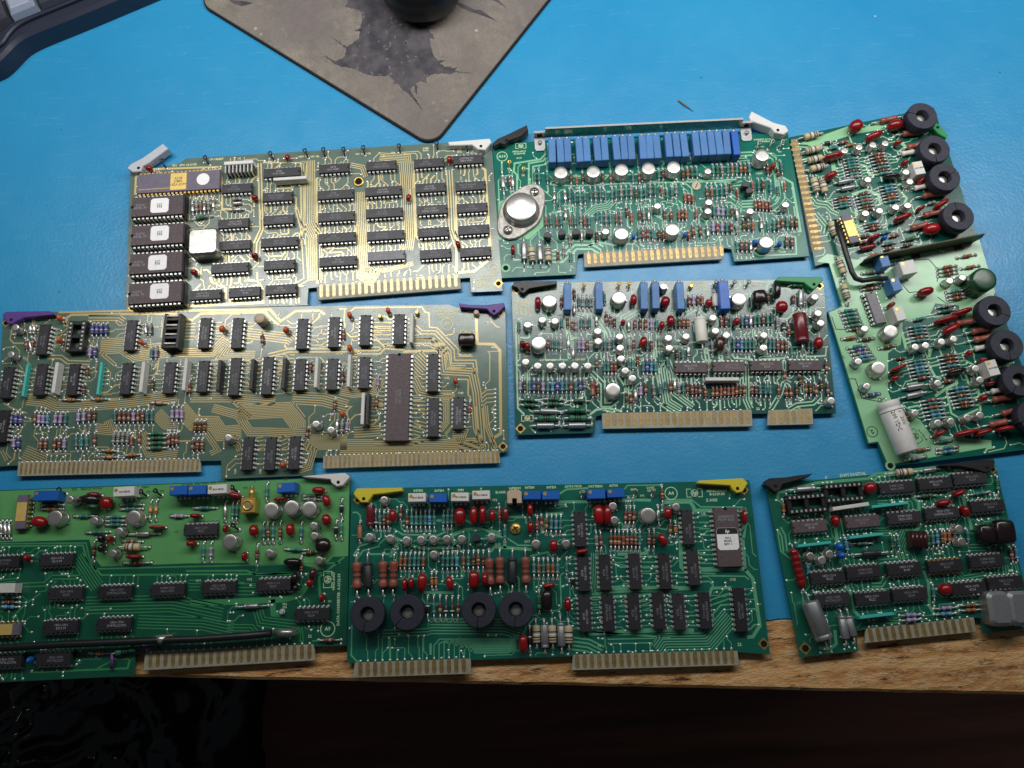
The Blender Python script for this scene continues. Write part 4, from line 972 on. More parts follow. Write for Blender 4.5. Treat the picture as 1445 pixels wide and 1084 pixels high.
for x in (392, 455, 540, 625): b.row(x, 662, x + 5, 765, 2, 27, -3, 'ot')
b.row(728, 642, 732, 748, 3, 28, 0, 'tGt'); b.row(820, 645, 825, 745, 2, 28, 0, 'oG'); b.ax(912, 640, 918, 740, 'o'); b.row(960, 622, 965, 730, 3, 28, 0, 'bGs'); b.ax(700, 762, 705, 840, 'b')
b.cap(927, 802, 24, 34, 0, 'blue_cap', 5); b.row(955, 742, 960, 842, 4, 28, -2, 'trrt')
b.lever([(65, 226), (95, 198), (180, 160), (275, 113), (284, 148), (242, 184), (165, 212), (140, 236), (110, 228), (76, 246)], 'black_plastic', (150, 208), 5); b.hole(146, 990, 1.6, 'plane_ana', False)
b.logo(238, 243, 6.5); b.text('08565-60019\n-A-2208-48', 228, 284, 1.6); b.text('B149', 228, 318, 1.5); b.badge('A10', 124, 308, 3.2)
for q, n, pi, w in (([(400, 320), (385, 345), (300, 360), (300, 480), (330, 495)], 2, 2.6, 1.1), ([(390, 290), (360, 325), (200, 350), (195, 400), (215, 420), (215, 520)], 1, 1, 1.2), ([(430, 930), (480, 930), (570, 850), (680, 850), (730, 880)], 3, 2.6, 1.3), ([(650, 860), (700, 828), (800, 850), (930, 840), (945, 820)], 1, 1, 1.3), ([(420, 480), (560, 488), (1084, 462)], 1, 1, .9), ([(640, 670), (690, 625), (770, 612), (800, 580)], 4, 1.3, .55), ([(360, 500), (490, 610), (540, 610)], 1, 1, .6), ([(190, 940), (240, 940)], 1, 1, 1.2), ([(560, 430), (1000, 415)], 1, 1, 1.0), ([(420, 655), (500, 645), (560, 600)], 1, 1, .7), ([(620, 530), (800, 520)], 1, 1, .8), ([(560, 545), (640, 548)], 1, 1, .8)): b.bus(q, n, pi, w)
b.r(4)
for i, (x, y) in enumerate(((190, 235), (238, 233), (286, 233), (358, 228), (405, 225), (452, 222), (498, 220), (545, 218), (600, 222))): b.trim(x, y, 'v', 'trim_deep' if i == 8 else 'trim_blue')
for q in ((220, 373), (212, 753), (787, 830)): b.can(*q, 1)
b.can(762, 298, 1, 9.6); b.cans((430, 395), (435, 585), (430, 640), (688, 640), (905, 600)); b.to92(660, 480); b.to92(685, 517)
b.ax(126, 382, 128, 466, 't'); b.ax(152, 382, 154, 466, 'b'); b.ax(272, 382, 275, 466, 'b'); b.row(300, 372, 305, 460, 3, 28, -2, 'ogt'); b.row(455, 356, 460, 440, 3, 27, 0, 'tgG'); b.row(548, 350, 551, 440, 6, 26, -1, 'totrrt')
p = b.P(357, 490); mb = MB(); mb.lathe([(2.9, 0), (2.9, .7), (2.5, .9)], 20, 'r_cream'); mb.box(-1.8, 1.8, -.25, .25, .85, .95, 'hole'); b.add('adjust_screw', mb.mesh('adjust_screw'), p[0], p[1], 0, 1.1)
b.row(74, 472, 76, 570, 2, 28, 0, 'Gt'); b.row(175, 500, 180, 590, 3, 28, -12, 'ttG'); b.row(285, 530, 290, 602, 3, 24, 4, 'oro'); b.row(420, 492, 425, 590, 5, 29, -4, 'rottG')
b.row(733, 442, 738, 542, 2, 28, 0, 'tb'); b.ax(807, 450, 810, 552, 't'); b.row(715, 572, 720, 648, 5, 22, 2, 'rrorr'); b.row(460, 602, 463, 700, 5, 28, 2, 'tlltb'); b.row(455, 702, 460, 800, 5, 28, 0, 'lrltr')
b.ax(160, 630, 163, 722, 'b'); b.ax(200, 630, 203, 722, 'r'); b.row(248, 626, 250, 716, 3, 22, 0, 'oro'); b.ax(355, 620, 357, 710, 'o'); b.row(100, 745, 104, 842, 3, 26, 0, 'tbr')
b.cap(287, 790, 24, 34, 0, 'blue_cap', 5); b.row(332, 722, 342, 822, 3, 44, 2, 'rrs'); b.row(643, 690, 647, 780, 2, 27, 0, 'br'); b.ax(700, 690, 703, 792, 'o'); b.ax(750, 680, 753, 780, 's'); b.row(828, 690, 830, 785, 2, 26, 0, 'tr'); b.row(880, 672, 885, 772, 4, 28, 0, 'rtrr')
b.row(630, 815, 633, 910, 3, 28, 0, 'rrs'); b.row(905, 790, 909, 890, 2, 32, 0, 'rr'); b.cap(715, 835, 28, 38, 0, 'blue_cap', 5); b.cap(865, 845, 28, 38, 0, 'blue_cap', 5)
b.cap(825, 370, 30, 46, -25, h=6); b.ax(790, 352, 795, 440, 'r'); b.ax(868, 332, 880, 432, 't')
for q in ((722, 262), (803, 254), (864, 256)): b.tp(*q, 60, 'steel_dark', 4.5)
b.lever([(680, 66), (696, 30), (830, 98), (905, 118), (924, 150), (894, 172), (838, 160), (815, 132), (690, 88)], 'white_plastic', (857, 146), 6)
b.text('CURRENT SOURCE\n    SENSING', 770, 210, 1.5); b.text('TP3   TP4', 745, 250, 1.4); b.text('+30V', 742, 412, 2.0); b.text('TP5', 868, 280, 1.4); b.text('22', 985, 787, 1.6)
for q, n, pi, w in (([(790, 290), (835, 320), (860, 540), (830, 575)], 2, 2.2, .9), ([(835, 330), (885, 560), (860, 600), (800, 640)], 3, 1.4, .7), ([(875, 430), (945, 470), (995, 765), (950, 768)], 1, 1, 1.4), ([(610, 295), (700, 290)], 2, 2.2, 1.1), ([(600, 340), (680, 330), (690, 430)], 1, 1, .7), ([(300, 430), (450, 440), (600, 430)], 2, 4, 1.0), ([(600, 600), (720, 595)], 3, 2.0, .9), ([(550, 480), (640, 470)], 2, 2.5, .8), ([(690, 880), (740, 915), (970, 905), (965, 800), (880, 790)], 1, 1, .9), ([(100, 665), (150, 690), (170, 740)], 1, 1, 1.0), ([(560, 540), (620, 585), (620, 650)], 2, 2, .8), ([(0, 470), (420, 462), (620, 465)], 1, 1, .9)): b.bus(q, n, pi, w)
b.fill((3, 400, 385), (4, 960, 880), 90, 'trGbotsrrt', True, (7, 9.5), 0, 3); b.finish(1.0, .5, 330)
# ---- fast sweep board, middle right
b = Board('teal analog sweep board crowded with silver transistors and red capacitors, six upright blue trimmers', ((722, 396), (1160, 394)),
          pp(10, 50, 84, 11, 640, 62, 11, 962, 72, 11, 1040, 880, 11, 900, 886, 11, 896, 852) + pp(11, 622, 862, 11, 618, 884, 11, 526, 886, 11, 522, 858) + pp(10, 608, 892, 10, 572, 900, 10, 564, 930, 10, 560, 1002, 10, 76, 1016), 'swp', 'swp_trace', 'silk_cream')
b.tongue([(10, 604, 880), (10, 606, 978), (11, 530, 962), (11, 524, 858)]); b.tongue([(11, 624, 862), (11, 618, 956), (11, 902, 950), (11, 896, 850)])
b.fingers((640, 918), (500, 905), 22, 7.6, 2.3, ra=10, rb=11); b.fingers((657, 906), (865, 900), 6, 7.6, 2.3, ra=11, rb=11)
b.r(10)
for x, y in ((395, 165), (588, 162), (864, 160), (934, 157)): b.trim(x, y)
for q in ((283, 195), (218, 452), (710, 175), (673, 738)): b.can(*q, 1)
b.cans((150, 340), (240, 310), (317, 318), (138, 568), (212, 592), (288, 592), (363, 592), (440, 592), (518, 592), (580, 380), (582, 442), (713, 413), (717, 482), (723, 548), (748, 622), (792, 668), (983, 105), (1012, 422), (1017, 483))
for x, y, w, h in ((212, 205, 40, 75), (118, 460, 38, 42), (148, 475, 38, 52), (798, 188, 40, 72), (733, 328, 30, 36), (857, 448, 48, 78), (970, 345, 36, 54), (1025, 318, 50, 76), (992, 200, 56, 72)): b.cap(x, y, w, h, random.choice((0, 0, -12)))
b.row(278, 410, 275, 515, 4, 25, 2, 'rttG'); b.row(463, 420, 465, 522, 3, 25, 0, 'llr'); b.row(105, 668, 105, 770, 8, 28, 1, 'lbtublty'); b.row(332, 670, 332, 772, 6, 28, 0, 'uytrtu')
b.row(105, 802, 216, 808, 2, 2, 30, 'g'); b.row(245, 798, 372, 800, 2, -2, 30, 'g'); b.row(400, 808, 532, 812, 1, 0, 0, 'g')
b.ax(188, 872, 372, 876, 'S', .9); b.ax(188, 918, 345, 918, 'H'); b.ax(170, 962, 346, 962, 'S', .9); b.ax(372, 868, 530, 870, 'H'); b.ax(370, 915, 542, 918, 'H'); b.ax(364, 962, 538, 960, 'S', .9)
b.ax(355, 165, 355, 245, 'r'); b.ax(355, 285, 360, 388, 't'); b.ax(420, 310, 422, 395, 'r'); b.row(460, 160, 465, 255, 4, 24, 1, 'tGtG'); b.row(475, 290, 477, 380, 3, 25, 0, 'tGt')
b.row(630, 268, 630, 348, 3, 25, 12, 'rrb'); b.row(805, 300, 805, 384, 5, 33, 0, 'rbrlt'); b.ax(765, 320, 768, 394, 's'); b.row(620, 430, 620, 506, 3, 28, -2, 'tGt'); b.ax(795, 420, 800, 512, 'r'); b.row(880, 432, 880, 512, 2, 26, 0, 'tr')
b.ax(570, 540, 572, 632, 'r'); b.row(617, 550, 620, 660, 4, 23, 0, 'ttrr'); b.row(762, 545, 766, 632, 2, 28, 0, 't'); b.row(855, 550, 855, 660, 4, 25, 0, 'tuyt'); b.ax(840, 700, 842, 802, 'l'); b.ax(870, 690, 872, 782, 'r'); b.ax(957, 690, 960, 802, 't'); b.ax(1023, 668, 1025, 782, 'r'); b.ax(545, 680, 549, 800, 'M', .8); b.ax(577, 690, 578, 790, 'b')
for x, y in ((490, 128), (703, 122), (766, 118)): b.tp(x, y, 80, 'gold', 3)
b.lever([(52, 102), (70, 76), (328, 70), (330, 92), (205, 112), (160, 120), (128, 148), (106, 142), (84, 112)], 'black_plastic', (116, 122)); b.hole(82, 130, 1.3); b.hole(106, 975, 1.6)
b.text('FAST LIMIT', 285, 118, 2.0); b.text('10k STEP +10V', 500, 90, 1.8); b.text('TP1', 452, 115, 1.6); b.text('Y-AST+Y-PONT', 725, 85, 1.8); b.text('TP2', 660, 112, 1.6); b.text('A-2037-48', 86, 230, 2.1, 90); b.text('08565-60002', 114, 232, 2.0, 90); b.text('FAST SWEEP', 140, 232, 2.0, 90); b.text('GENERATOR', 166, 232, 2.0, 90)
b.logo(148, 912, 6.5); b.text('Q22', 140, 532, 1.6); b.text('Q23 Q24 Q25', 272, 556, 1.6); b.text('Q26 Q27', 470, 552, 1.6)
for q, n, pi, w in (([(100, 320), (78, 350), (90, 850), (130, 890)], 1, 1, 1.0), ([(390, 280), (412, 560)], 2, 2.2, .8), ([(255, 480), (258, 555), (400, 555), (420, 530)], 1, 1, .7), ([(560, 270), (640, 380), (650, 420)], 2, 2, .9), ([(540, 630), (610, 700), (612, 830), (660, 830), (700, 800)], 2, 2.2, .9), ([(610, 850), (690, 870)], 2, 2, 1), ([(960, 560), (970, 640), (1000, 820), (1084, 870)], 5, 1.5, .8), ([(740, 540), (760, 660), (750, 850)], 2, 2.2, .9), ([(830, 250), (740, 300), (745, 360), (770, 420)], 3, 1.8, .8), ([(530, 890), (570, 860), (640, 850), (730, 870)], 1, 1, 1.3), ([(925, 440), (930, 540), (1000, 600)], 2, 1.8, .9), ([(910, 640), (930, 780), (1000, 840)], 1, 1, .9), ([(700, 650), (760, 740)], 1, 1, 1)): b.bus(q, n, pi, w)
b.r(11)
b.trim(88, 160); b.trim(357, 155, 'v', 'trim_deep', 17.5, 5.6); b.can(447, 182, 1)
b.cans((123, 412), (288, 297), (303, 378), (370, 405), (600, 405), (597, 482), (912, 170), (932, 270), (948, 330), (1012, 805))
for x, y, w, h in ((260, 210, 44, 52), (430, 322, 42, 48), (708, 230, 74, 74), (932, 452, 56, 76)): b.cap(x, y, w, h)
b.ax(192, 258, 216, 512, 'V'); b.ax(795, 248, 822, 506, 'R'); b.ax(294, 135, 297, 262, 'V', .52)
b.cap(328, 460, 50, 92, 0, 'brown_cap', 6, 3); b.cap(570, 175, 84, 92, 8, 'dark_cap', 9, 4); b.cap(675, 130, 42, 105, 0, 'dark_cap', 8, 3); b.ax(815, 130, 818, 242, 'S', .85); b.ax(750, 105, 848, 106, 'g'); b.ax(838, 150, 842, 235, 'G'); b.ax(772, 160, 774, 225, 'b')
for x, y in ((150, 600), (385, 594), (613, 588), (850, 586)): b.ic(x, y, 14, 'h', 'brown' if x < 900 else '')
b.sip(345, 672, 205, 'h')
b.row(75, 695, 76, 772, 2, 27, -3, 'Gt'); b.row(155, 700, 158, 792, 3, 24, -2, 'rbr'); b.row(285, 718, 283, 802, 9, 24, -2, 'rroroorbr'); b.row(520, 698, 523, 792, 2, 26, 0, 'rb'); b.row(572, 688, 574, 800, 3, 30, 0, 't'); b.ax(682, 700, 685, 792, 'r'); b.row(730, 718, 735, 800, 2, 26, 0, 'rr'); b.ax(795, 690, 797, 800, 'b'); b.row(850, 682, 853, 792, 2, 27, 0, 'rb'); b.ax(910, 698, 914, 792, 'r'); b.ax(975, 550, 978, 652, 'r'); b.ax(982, 690, 986, 792, 'r')
b.row(410, 418, 413, 522, 6, 24, 0, 'tuyttt'); b.row(630, 418, 632, 522, 5, 25, 2, 'ttrrb'); b.row(335, 288, 337, 368, 2, 27, 0, 'rb'); b.ax(392, 288, 394, 364, 't'); b.row(460, 280, 463, 372, 8, 26, -2, 'tusttrtg'); b.row(55, 298, 55, 372, 4, 25, 0, 'tbrr'); b.row(163, 158, 167, 236, 3, 27, 0, 'lbo'); b.ax(857, 270, 862, 372, 't'); b.row(865, 432, 870, 512, 2, 25, 0, 'tt'); b.ax(715, 320, 718, 390, 'k')
for x, y in ((290, 105), (403, 105), (490, 105)): b.tp(x, y, 60, 'steel_dark', 3)
b.post(155, 100)
b.lever([(668, 66), (690, 44), (955, 46), (960, 70), (922, 108), (905, 124), (880, 112), (842, 82), (680, 72)], 'green_plastic', (905, 92)); b.hole(938, 102, 1.4)
b.text('Y-AST +Y-POINT', 190, 78, 1.6); b.text('OFFSET', 220, 105, 1.5); b.text('GAIN', 240, 130, 1.5); b.text('TIME 0.3', 550, 100, 1.6); b.text('U7', 520, 662, 1.7); b.text('22', 562, 855, 2); b.text('P2', 812, 848, 1.8); b.text('U5', 270, 560, 1.6); b.text('10', 1012, 760, 1.5, 90)
for q, n, pi, w in (([(0, 560), (30, 640), (40, 760), (160, 850)], 4, 1.5, .8), ([(240, 480), (262, 600), (240, 640)], 2, 2, .9), ([(486, 560), (490, 800), (515, 855)], 3, 1.6, .8), ([(720, 560), (725, 680), (760, 700)], 2, 1.8, .8), ([(400, 520), (420, 545), (520, 550), (480, 590)], 1, 1, 1.0), ([(580, 550), (720, 545), (790, 510)], 1, 1, 1), ([(980, 480), (975, 530), (860, 535)], 1, 1, .9), ([(685, 270), (690, 390), (745, 450), (750, 540)], 1, 1, .8), ([(640, 860), (700, 760), (720, 690)], 2, 2, .8), ([(750, 860), (800, 830), (900, 820), (940, 780)], 2, 2, .8), ([(110, 280), (180, 240), (240, 290)], 2, 2, .8), ([(520, 75), (640, 80), (760, 95)], 1, 1, .6)): b.bus(q, n, pi, w)
b.fill((10, 90, 150), (11, 960, 800), 110, 'trGbtsrGbt', True, (6.5, 9.5), 0, 5); b.finish(1.0, .6, 330)

# ---- tall board at the right with the light ground plane, shield and round heat sinks
b = Board('large board with pale green ground plane, upright metal shield and eight black heat sinks', ((1115, 193), (1279, 160)),
          pp(5, 58, 256, 5, 720, 118, 5, 874, 86) + [(1405, 413), (1483, 628)] + pp(6, 1000, 970, 6, 362, 1050, 6, 322, 938, 6, 276, 944, 6, 92, 328, 6, 154, 302, 6, 98, 104, 5, 268, 966, 5, 202, 986), 'rgt', 'rgt_trace', 'silk_green')
b.tongue([(5, 62, 268), (5, 104, 262), (5, 252, 890), (5, 184, 904)], 'fibre_gold')
b.fingers((84, 296), (220, 886), 20, 5.4, 2.0, ra=5, rb=5)
b.r(6); b.plane([(98, 104), (40, 96), (90, 60), (225, 88), (445, 60), (790, -20), (868, 236), (830, 330), (720, 420), (700, 300), (590, 290), (565, 345), (440, 375), (430, 480), (372, 520), (372, 700), (395, 760), (520, 830), (570, 900), (850, 925), (852, 955), (372, 1038), (326, 930), (282, 936), (98, 332), (162, 306)], 'plane_rgt')
b.r(5); b.plane([(125, 285), (385, 195), (470, 205), (560, 175), (690, 150), (560, 215), (420, 240), (260, 290), (300, 350), (330, 470), (300, 470), (280, 330), (180, 310)], 'plane_rgt')
for x, y, a in ((810, 133, 160), (880, 320, 265), (938, 480, 25), (1015, 700, 95)): b.sink(x, y, a)
for x, y, w, h, a in ((433, 192, 84, 70, 35), (655, 187, 92, 58, 12), (535, 250, 112, 40, 22), (305, 365, 116, 34, 10), (290, 475, 80, 40, 25), (862, 775, 96, 70, 8), (698, 712, 116, 32, 20), (915, 635, 108, 30, 32), (535, 825, 76, 28, 20), (668, 290, 44, 28, 15), (708, 403, 40, 28, 10), (800, 505, 56, 24, 40), (797, 660, 56, 22, 25)): b.cap(x, y, w, h, a, h=8 if w > 60 else 6)
b.cap(635, 480, 105, 26, 5, 'dark_cap', 7)
for q in ((512, 190, 702, 146), (650, 255, 822, 235), (690, 330, 830, 300), (760, 608, 932, 578), (770, 716, 932, 680), (700, 790, 862, 750)): b.ax(*q, 'M')
b.ax(660, 366, 776, 344, 'D'); b.ax(735, 560, 840, 535, 'D')
for q in ((100, 275, 242, 242), (115, 355, 244, 322), (130, 408, 258, 376), (140, 456, 274, 424), (178, 475, 212, 600), (226, 488, 256, 602), (275, 724, 316, 846)): b.ax(*q, 'w')
b.ax(300, 528, 424, 500, 'S', .8); b.ax(315, 566, 444, 538, 'S', .8)
b.cans((370, 330), (452, 310), (530, 297), (600, 288), (502, 493), (718, 450), (740, 505), (488, 685), (568, 670), (660, 650), (727, 640))
b.row(350, 392, 444, 378, 7, 4, 17, 'ttttbtG'); b.row(498, 368, 602, 350, 7, 6, 18, 'rrbrtbt'); b.row(558, 546, 662, 528, 6, 5, 17, 'tytrot'); b.row(298, 612, 402, 595, 4, 3, 17, 'bott'); b.row(418, 592, 516, 576, 6, 5, 17, 'btotbb'); b.row(466, 756, 562, 740, 3, 8, 16, 'tbr'); b.ax(415, 868, 500, 850, 'r'); b.ax(435, 900, 545, 874, 'Q'); b.ax(680, 852, 792, 824, 'g'); b.ax(570, 872, 658, 856, 't'); b.cap(592, 828, 34, 26, 30, 'blue_cap', 6); b.ax(240, 300, 300, 290, 'k'); b.ax(830, 640, 880, 628, 'G')
tilt = math.radians(3); c, p, an, z = b.ic(402, 772, 14, 'v', 'gold')
path = [(322, 716), (342, 800), (378, 920), (410, 1020), (432, 1056), (470, 1068), (540, 1058), (622, 1044)]; mb = MB(); b.r(5)
pts = [b.P(x, y, 6) for x, y in path]; o0 = pts[0]
mb.tube([(x - o0[0], y - o0[1], 2.5 if i in (0, len(pts) - 1) else 6) for i, (x, y) in enumerate(pts)], 1.55, 10, 'cable'); b.add('coaxial_cable', mb.mesh('coaxial_cable'), o0[0], o0[1])
q0 = b.P(452, 978); q1 = b.P(1092, 852); L = math.hypot(q1[0] - q0[0], q1[1] - q0[1]); sa = math.atan2(q1[1] - q0[1], q1[0] - q0[0])
mat('shield_metal', (74, 70, 50), .45, .4, noise=.25, nscale=80)  # base colour darkened to carry the shade of the side turned from the lamp
mb = MB(); b0 = [(0, .1), (L, .1), (L + 2.2, 6.5), (L + .5, 12.2), (6, 12.2), (0, 8)]
mb.prism(b0, -.35, .35, 'shield_metal'); mb.v = [(x, z_, y) for x, y, z_ in mb.v]; mb.f = [f[::-1] for f in mb.f]
for sx in (8, L * .45, L - 12): mb.box(sx, sx + 5, -3.2, -.35, .1, .6, 'shield_metal')
b.add('metal_shield', mb.mesh('metal_shield'), q0[0], q0[1], 0, sa)
b.lever([(868, 205), (885, 172), (905, 180), (955, 240), (945, 262), (900, 235)], 'green_plastic', (896, 200)); b.text('P1', 245, 695, 1.6, 80)
for q, n, pi, w in (([(90, 300), (250, 310), (285, 340)], 2, 2.2, .9), ([(185, 600), (210, 630), (270, 640), (300, 670), (335, 685)], 3, 1.9, .7), ([(410, 580), (490, 552), (560, 580), (570, 640)], 1, 1, 1.4), ([(430, 660), (445, 740), (420, 780)], 1, 1, 1.6), ([(450, 410), (490, 420), (510, 470), (560, 470)], 1, 1, 1.5), ([(660, 540), (720, 600), (700, 650)], 1, 1, 1.4), ([(200, 690), (260, 760), (250, 800)], 3, 2, .7), ([(600, 700), (612, 800)], 1, 1, .7), ([(690, 290), (715, 310), (680, 340)], 1, 1, 2.0)): b.bus(q, n, pi, w)
b.r(6)
for x, y, a in ((868, 322, 330), (925, 482, 270), (983, 645, 230), (1052, 812, 200)): b.sink(x, y, a)
for i, (x, y, m, w, d) in enumerate(((1248.6, 367, 'trim_blue', 5.4, 8.2), (1264.5, 400.7, 'trim_blue', 5.4, 8.2), (1282, 377, 'trim_white', 8.6, 8.2), (1270, 442, 'trim_white', 5.6, 8.6))):
    b.reg = 0; b.tbox(x, y, m, w, d, 10)
b.r(6); b.tbox(858, 588, 'trim_white', 6, 9, 9.5, 'BOURNS'); b.r(5); b.tbox(790, 428, 'trim_white', 6, 8.6, 9.5, 'BOURNS'); b.r(6)
c, p, an, z = b.ic(316, 308, 16, 'v', 'grey')
mb = MB(); mb.lathe([(6.9, .4), (6.9, 13.0), (6.5, 13.6), (5.5, 13.8), (1, 13.8)], 32, 'green_cap'); p = b.P(822, 175, 13.8); b.add('inductor', mb.mesh('inductor'), p[0], p[1]); b.skip.append((p[0], p[1], 6))
for q in ((387, 420), (330, 590)): b.can(*q, 1)
b.cans((265, 408), (500, 492), (548, 485), (622, 468), (678, 455), (605, 660), (780, 592), (800, 645), (605, 845), (665, 838), (742, 820), (800, 808), (500, 798), (275, 675), (235, 560), (660, 185), (720, 170))
b.row(148, 332, 222, 322, 6, 7, 17, 'tttgtb'); b.ax(158, 458, 222, 448, 'o'); b.ax(232, 464, 302, 454, 'b'); b.row(183, 500, 268, 486, 5, 10, 15, 'tuGyt'); b.row(458, 406, 548, 396, 5, 4, 16, 'tttrt'); b.row(456, 566, 548, 552, 6, 5, 16, 'ttyttr'); b.row(600, 540, 692, 525, 6, 5, 17, 'rbrtbt'); b.row(648, 692, 742, 678, 6, 6, 17, 'ytrtrb'); b.row(520, 747, 616, 733, 6, 5, 17, 'rtotyt'); b.row(600, 132, 686, 118, 3, 2, 17, 'orb'); b.ax(690, 82, 776, 66, 'o'); b.ax(708, 132, 792, 118, 'o'); b.row(640, 242, 722, 230, 3, 4, 16, 'tbr'); b.row(590, 314, 680, 300, 2, 4, 22, 'Gg'); b.row(244, 216, 326, 204, 2, 3, 16, 'or'); b.row(380, 96, 440, 86, 2, 0, 16, 't'); b.ax(330, 502, 404, 488, 'b'); b.ax(392, 552, 452, 544, 'b'); b.ax(590, 938, 662, 926, 't'); b.row(598, 968, 692, 954, 2, 0, 18, 'ty'); b.ax(450, 1018, 544, 1000, 'l'); b.ax(478, 976, 562, 964, 'o'); b.ax(262, 722, 330, 710, 'u'); b.ax(438, 772, 466, 862, 'b'); b.ax(250, 155, 322, 145, 'G')
b.ax(425, 692, 556, 668, 'S', .9); b.ax(425, 732, 550, 704, 'S', .9); b.ax(130, 82, 166, 172, 'w'); b.ax(152, 186, 182, 300, 'w')
for q in ((655, 394, 778, 374), (718, 436, 862, 408), (728, 472, 872, 445), (820, 748, 956, 724), (858, 812, 994, 780), (798, 864, 944, 834)): b.ax(*q, 'M')
b.ax(740, 512, 852, 490, 'D'); b.ax(818, 708, 926, 688, 'D')
for x, y, w, h, a in ((545, 236, 78, 40, 14), (640, 365, 120, 24, 14), (715, 330, 100, 28, 18), (665, 408, 92, 36, 28), (745, 523, 28, 26, 0), (810, 552, 46, 22, 8), (845, 662, 46, 20, 10), (812, 728, 40, 30, 15), (420, 590, 86, 22, 22), (403, 637, 42, 24, 25), (610, 893, 62, 26, 28), (735, 890, 124, 28, 12), (812, 888, 88, 26, 18), (915, 872, 88, 26, 10), (385, 298, 40, 22, 25)): b.cap(x, y, w, h, a, h=8 if w > 60 else 6)
b.cap(690, 605, 92, 28, 12, 'dark_cap', 7)
o = b.ax(335, 738, 446, 1012, 'W'); o.rotation_euler.z = math.atan2(b.P(446, 1012)[1] - b.P(335, 738)[1], b.P(446, 1012)[0] - b.P(335, 738)[0])
def wrap_text(t, x, y, size, r, zc):           # lettering that follows the round body
    me = text_mesh(t, 'silk_dark', 0.0, 0.01).copy()
    for v in me.vertices:
        u, w = v.co.x * size + x, v.co.y * size + y; v.co = (u * MM, w * MM, (zc + math.sqrt(max(.1, r * r - w * w)) + .04) * MM)
    me.materials.clear(); me.materials.append(MATS['black_ink']); return me
b.add('marking', wrap_text('200 VDC', -3.0, -2.0, 3.0, 6.1, 6.45), 0, 0, 0, 0, o); b.add('marking', wrap_text('1  .20%', -4.0, 1.6, 2.8, 6.1, 6.45), 0, 0, 0, 0, o)
mb = MB(); mb.lathe([(6.13, -9.2), (6.13, -8.8)], 18, 'black_ink', Matrix.Translation((0, 0, 6.45)) @ Matrix.Rotation(math.pi / 2, 4, 'Y')); b.add('band', mb.mesh('band'), 0, 0, 0, 0, o)
p = b.P(620, 40); mb = MB(); mb.lathe([(2.4, 0), (2.4, 1.0), (1.6, 1.8), (.6, 2.0)], 16, 'steel_dark'); b.add('rivet', mb.mesh('rivet'), p[0], p[1])
b.badge('A6', 298, 885, 3.0, -70, 'silk_dark'); b.logo(500, 905, 8, -70, 'silk_dark'); b.text('A-2135-48', 532, 900, 1.7, -70, 'silk_dark'); b.text('S11', 165, 540, 1.6, -70, 'silk_dark'); b.hole(382, 1042, 1.6, 'plane_rgt', False)
for q, n, pi, w in (([(590, 720), (640, 685), (690, 660), (688, 640)], 1, 1, 1.6), ([(460, 590), (560, 575), (590, 630), (620, 640)], 1, 1, 1.5), ([(640, 690), (665, 800), (700, 820), (790, 780)], 1, 1, 1.1), ([(730, 620), (745, 660), (790, 690), (800, 790)], 1, 1, 1.4), ([(430, 400), (455, 500), (480, 510)], 1, 1, 1.6), ([(570, 500), (560, 540)], 1, 1, 1.8)): b.bus(q, n, pi, w)
for q in ([(480, 90), (560, 85), (600, 130), (600, 190)], [(440, 205), (470, 240), (520, 235)], [(600, 260), (640, 290), (700, 280)], [(110, 350), (130, 410), (200, 412)], [(180, 640), (220, 640), (250, 730), (330, 745)]): b.bus(q, 1, 1, .5, 'rgt_dark')
b.fill((5, 250, 300), (6, 800, 900), 46, 'trGbtob', False, (6.5, 9), 0, 7); b.finish(1.0, .6, 200)
# ---- input/output board with purple levers, middle left
b = Board('olive input/output board with purple levers, dense gold traces and one wide brown chip', ((5, 441), (713, 433)),
          pp(7, 20, 92, 7, 330, 84, 8, 0, 66, 9, 0, 46, 9, 640, 40, 9, 690, 58, 9, 972, 62, 9, 990, 906, 9, 938, 914) + pp(8, 900, 944, 8, 842, 942, 8, 842, 1046, 8, 302, 1068, 8, 300, 960, 8, 182, 962) + pp(7, 106, 978, 7, 106, 988) + [(-7, 659), (0, 520)], 'iob', 'iob_trace', 'silk_cream')
b.tongue([(7, 106, 962), (7, 100, 1052), (8, 182, 1026), (8, 176, 948)]); b.tongue([(8, 900, 930), (8, 898, 1006), (9, 942, 974), (9, 936, 902)])
b.fingers((126, 1008), (160, 986), 38, 6.6, 1.45, ra=7, rb=8); b.fingers((918, 968), (926, 938), 38, 6.6, 1.45, ra=8, rb=9)
b.r(7)
for x, y in ((250, 245), (765, 220), (38, 498), (235, 480), (427, 480), (740, 475), (992, 470)): b.ic(x, y, 14, 'v')
b.ic(12, 755, 14, 'v')
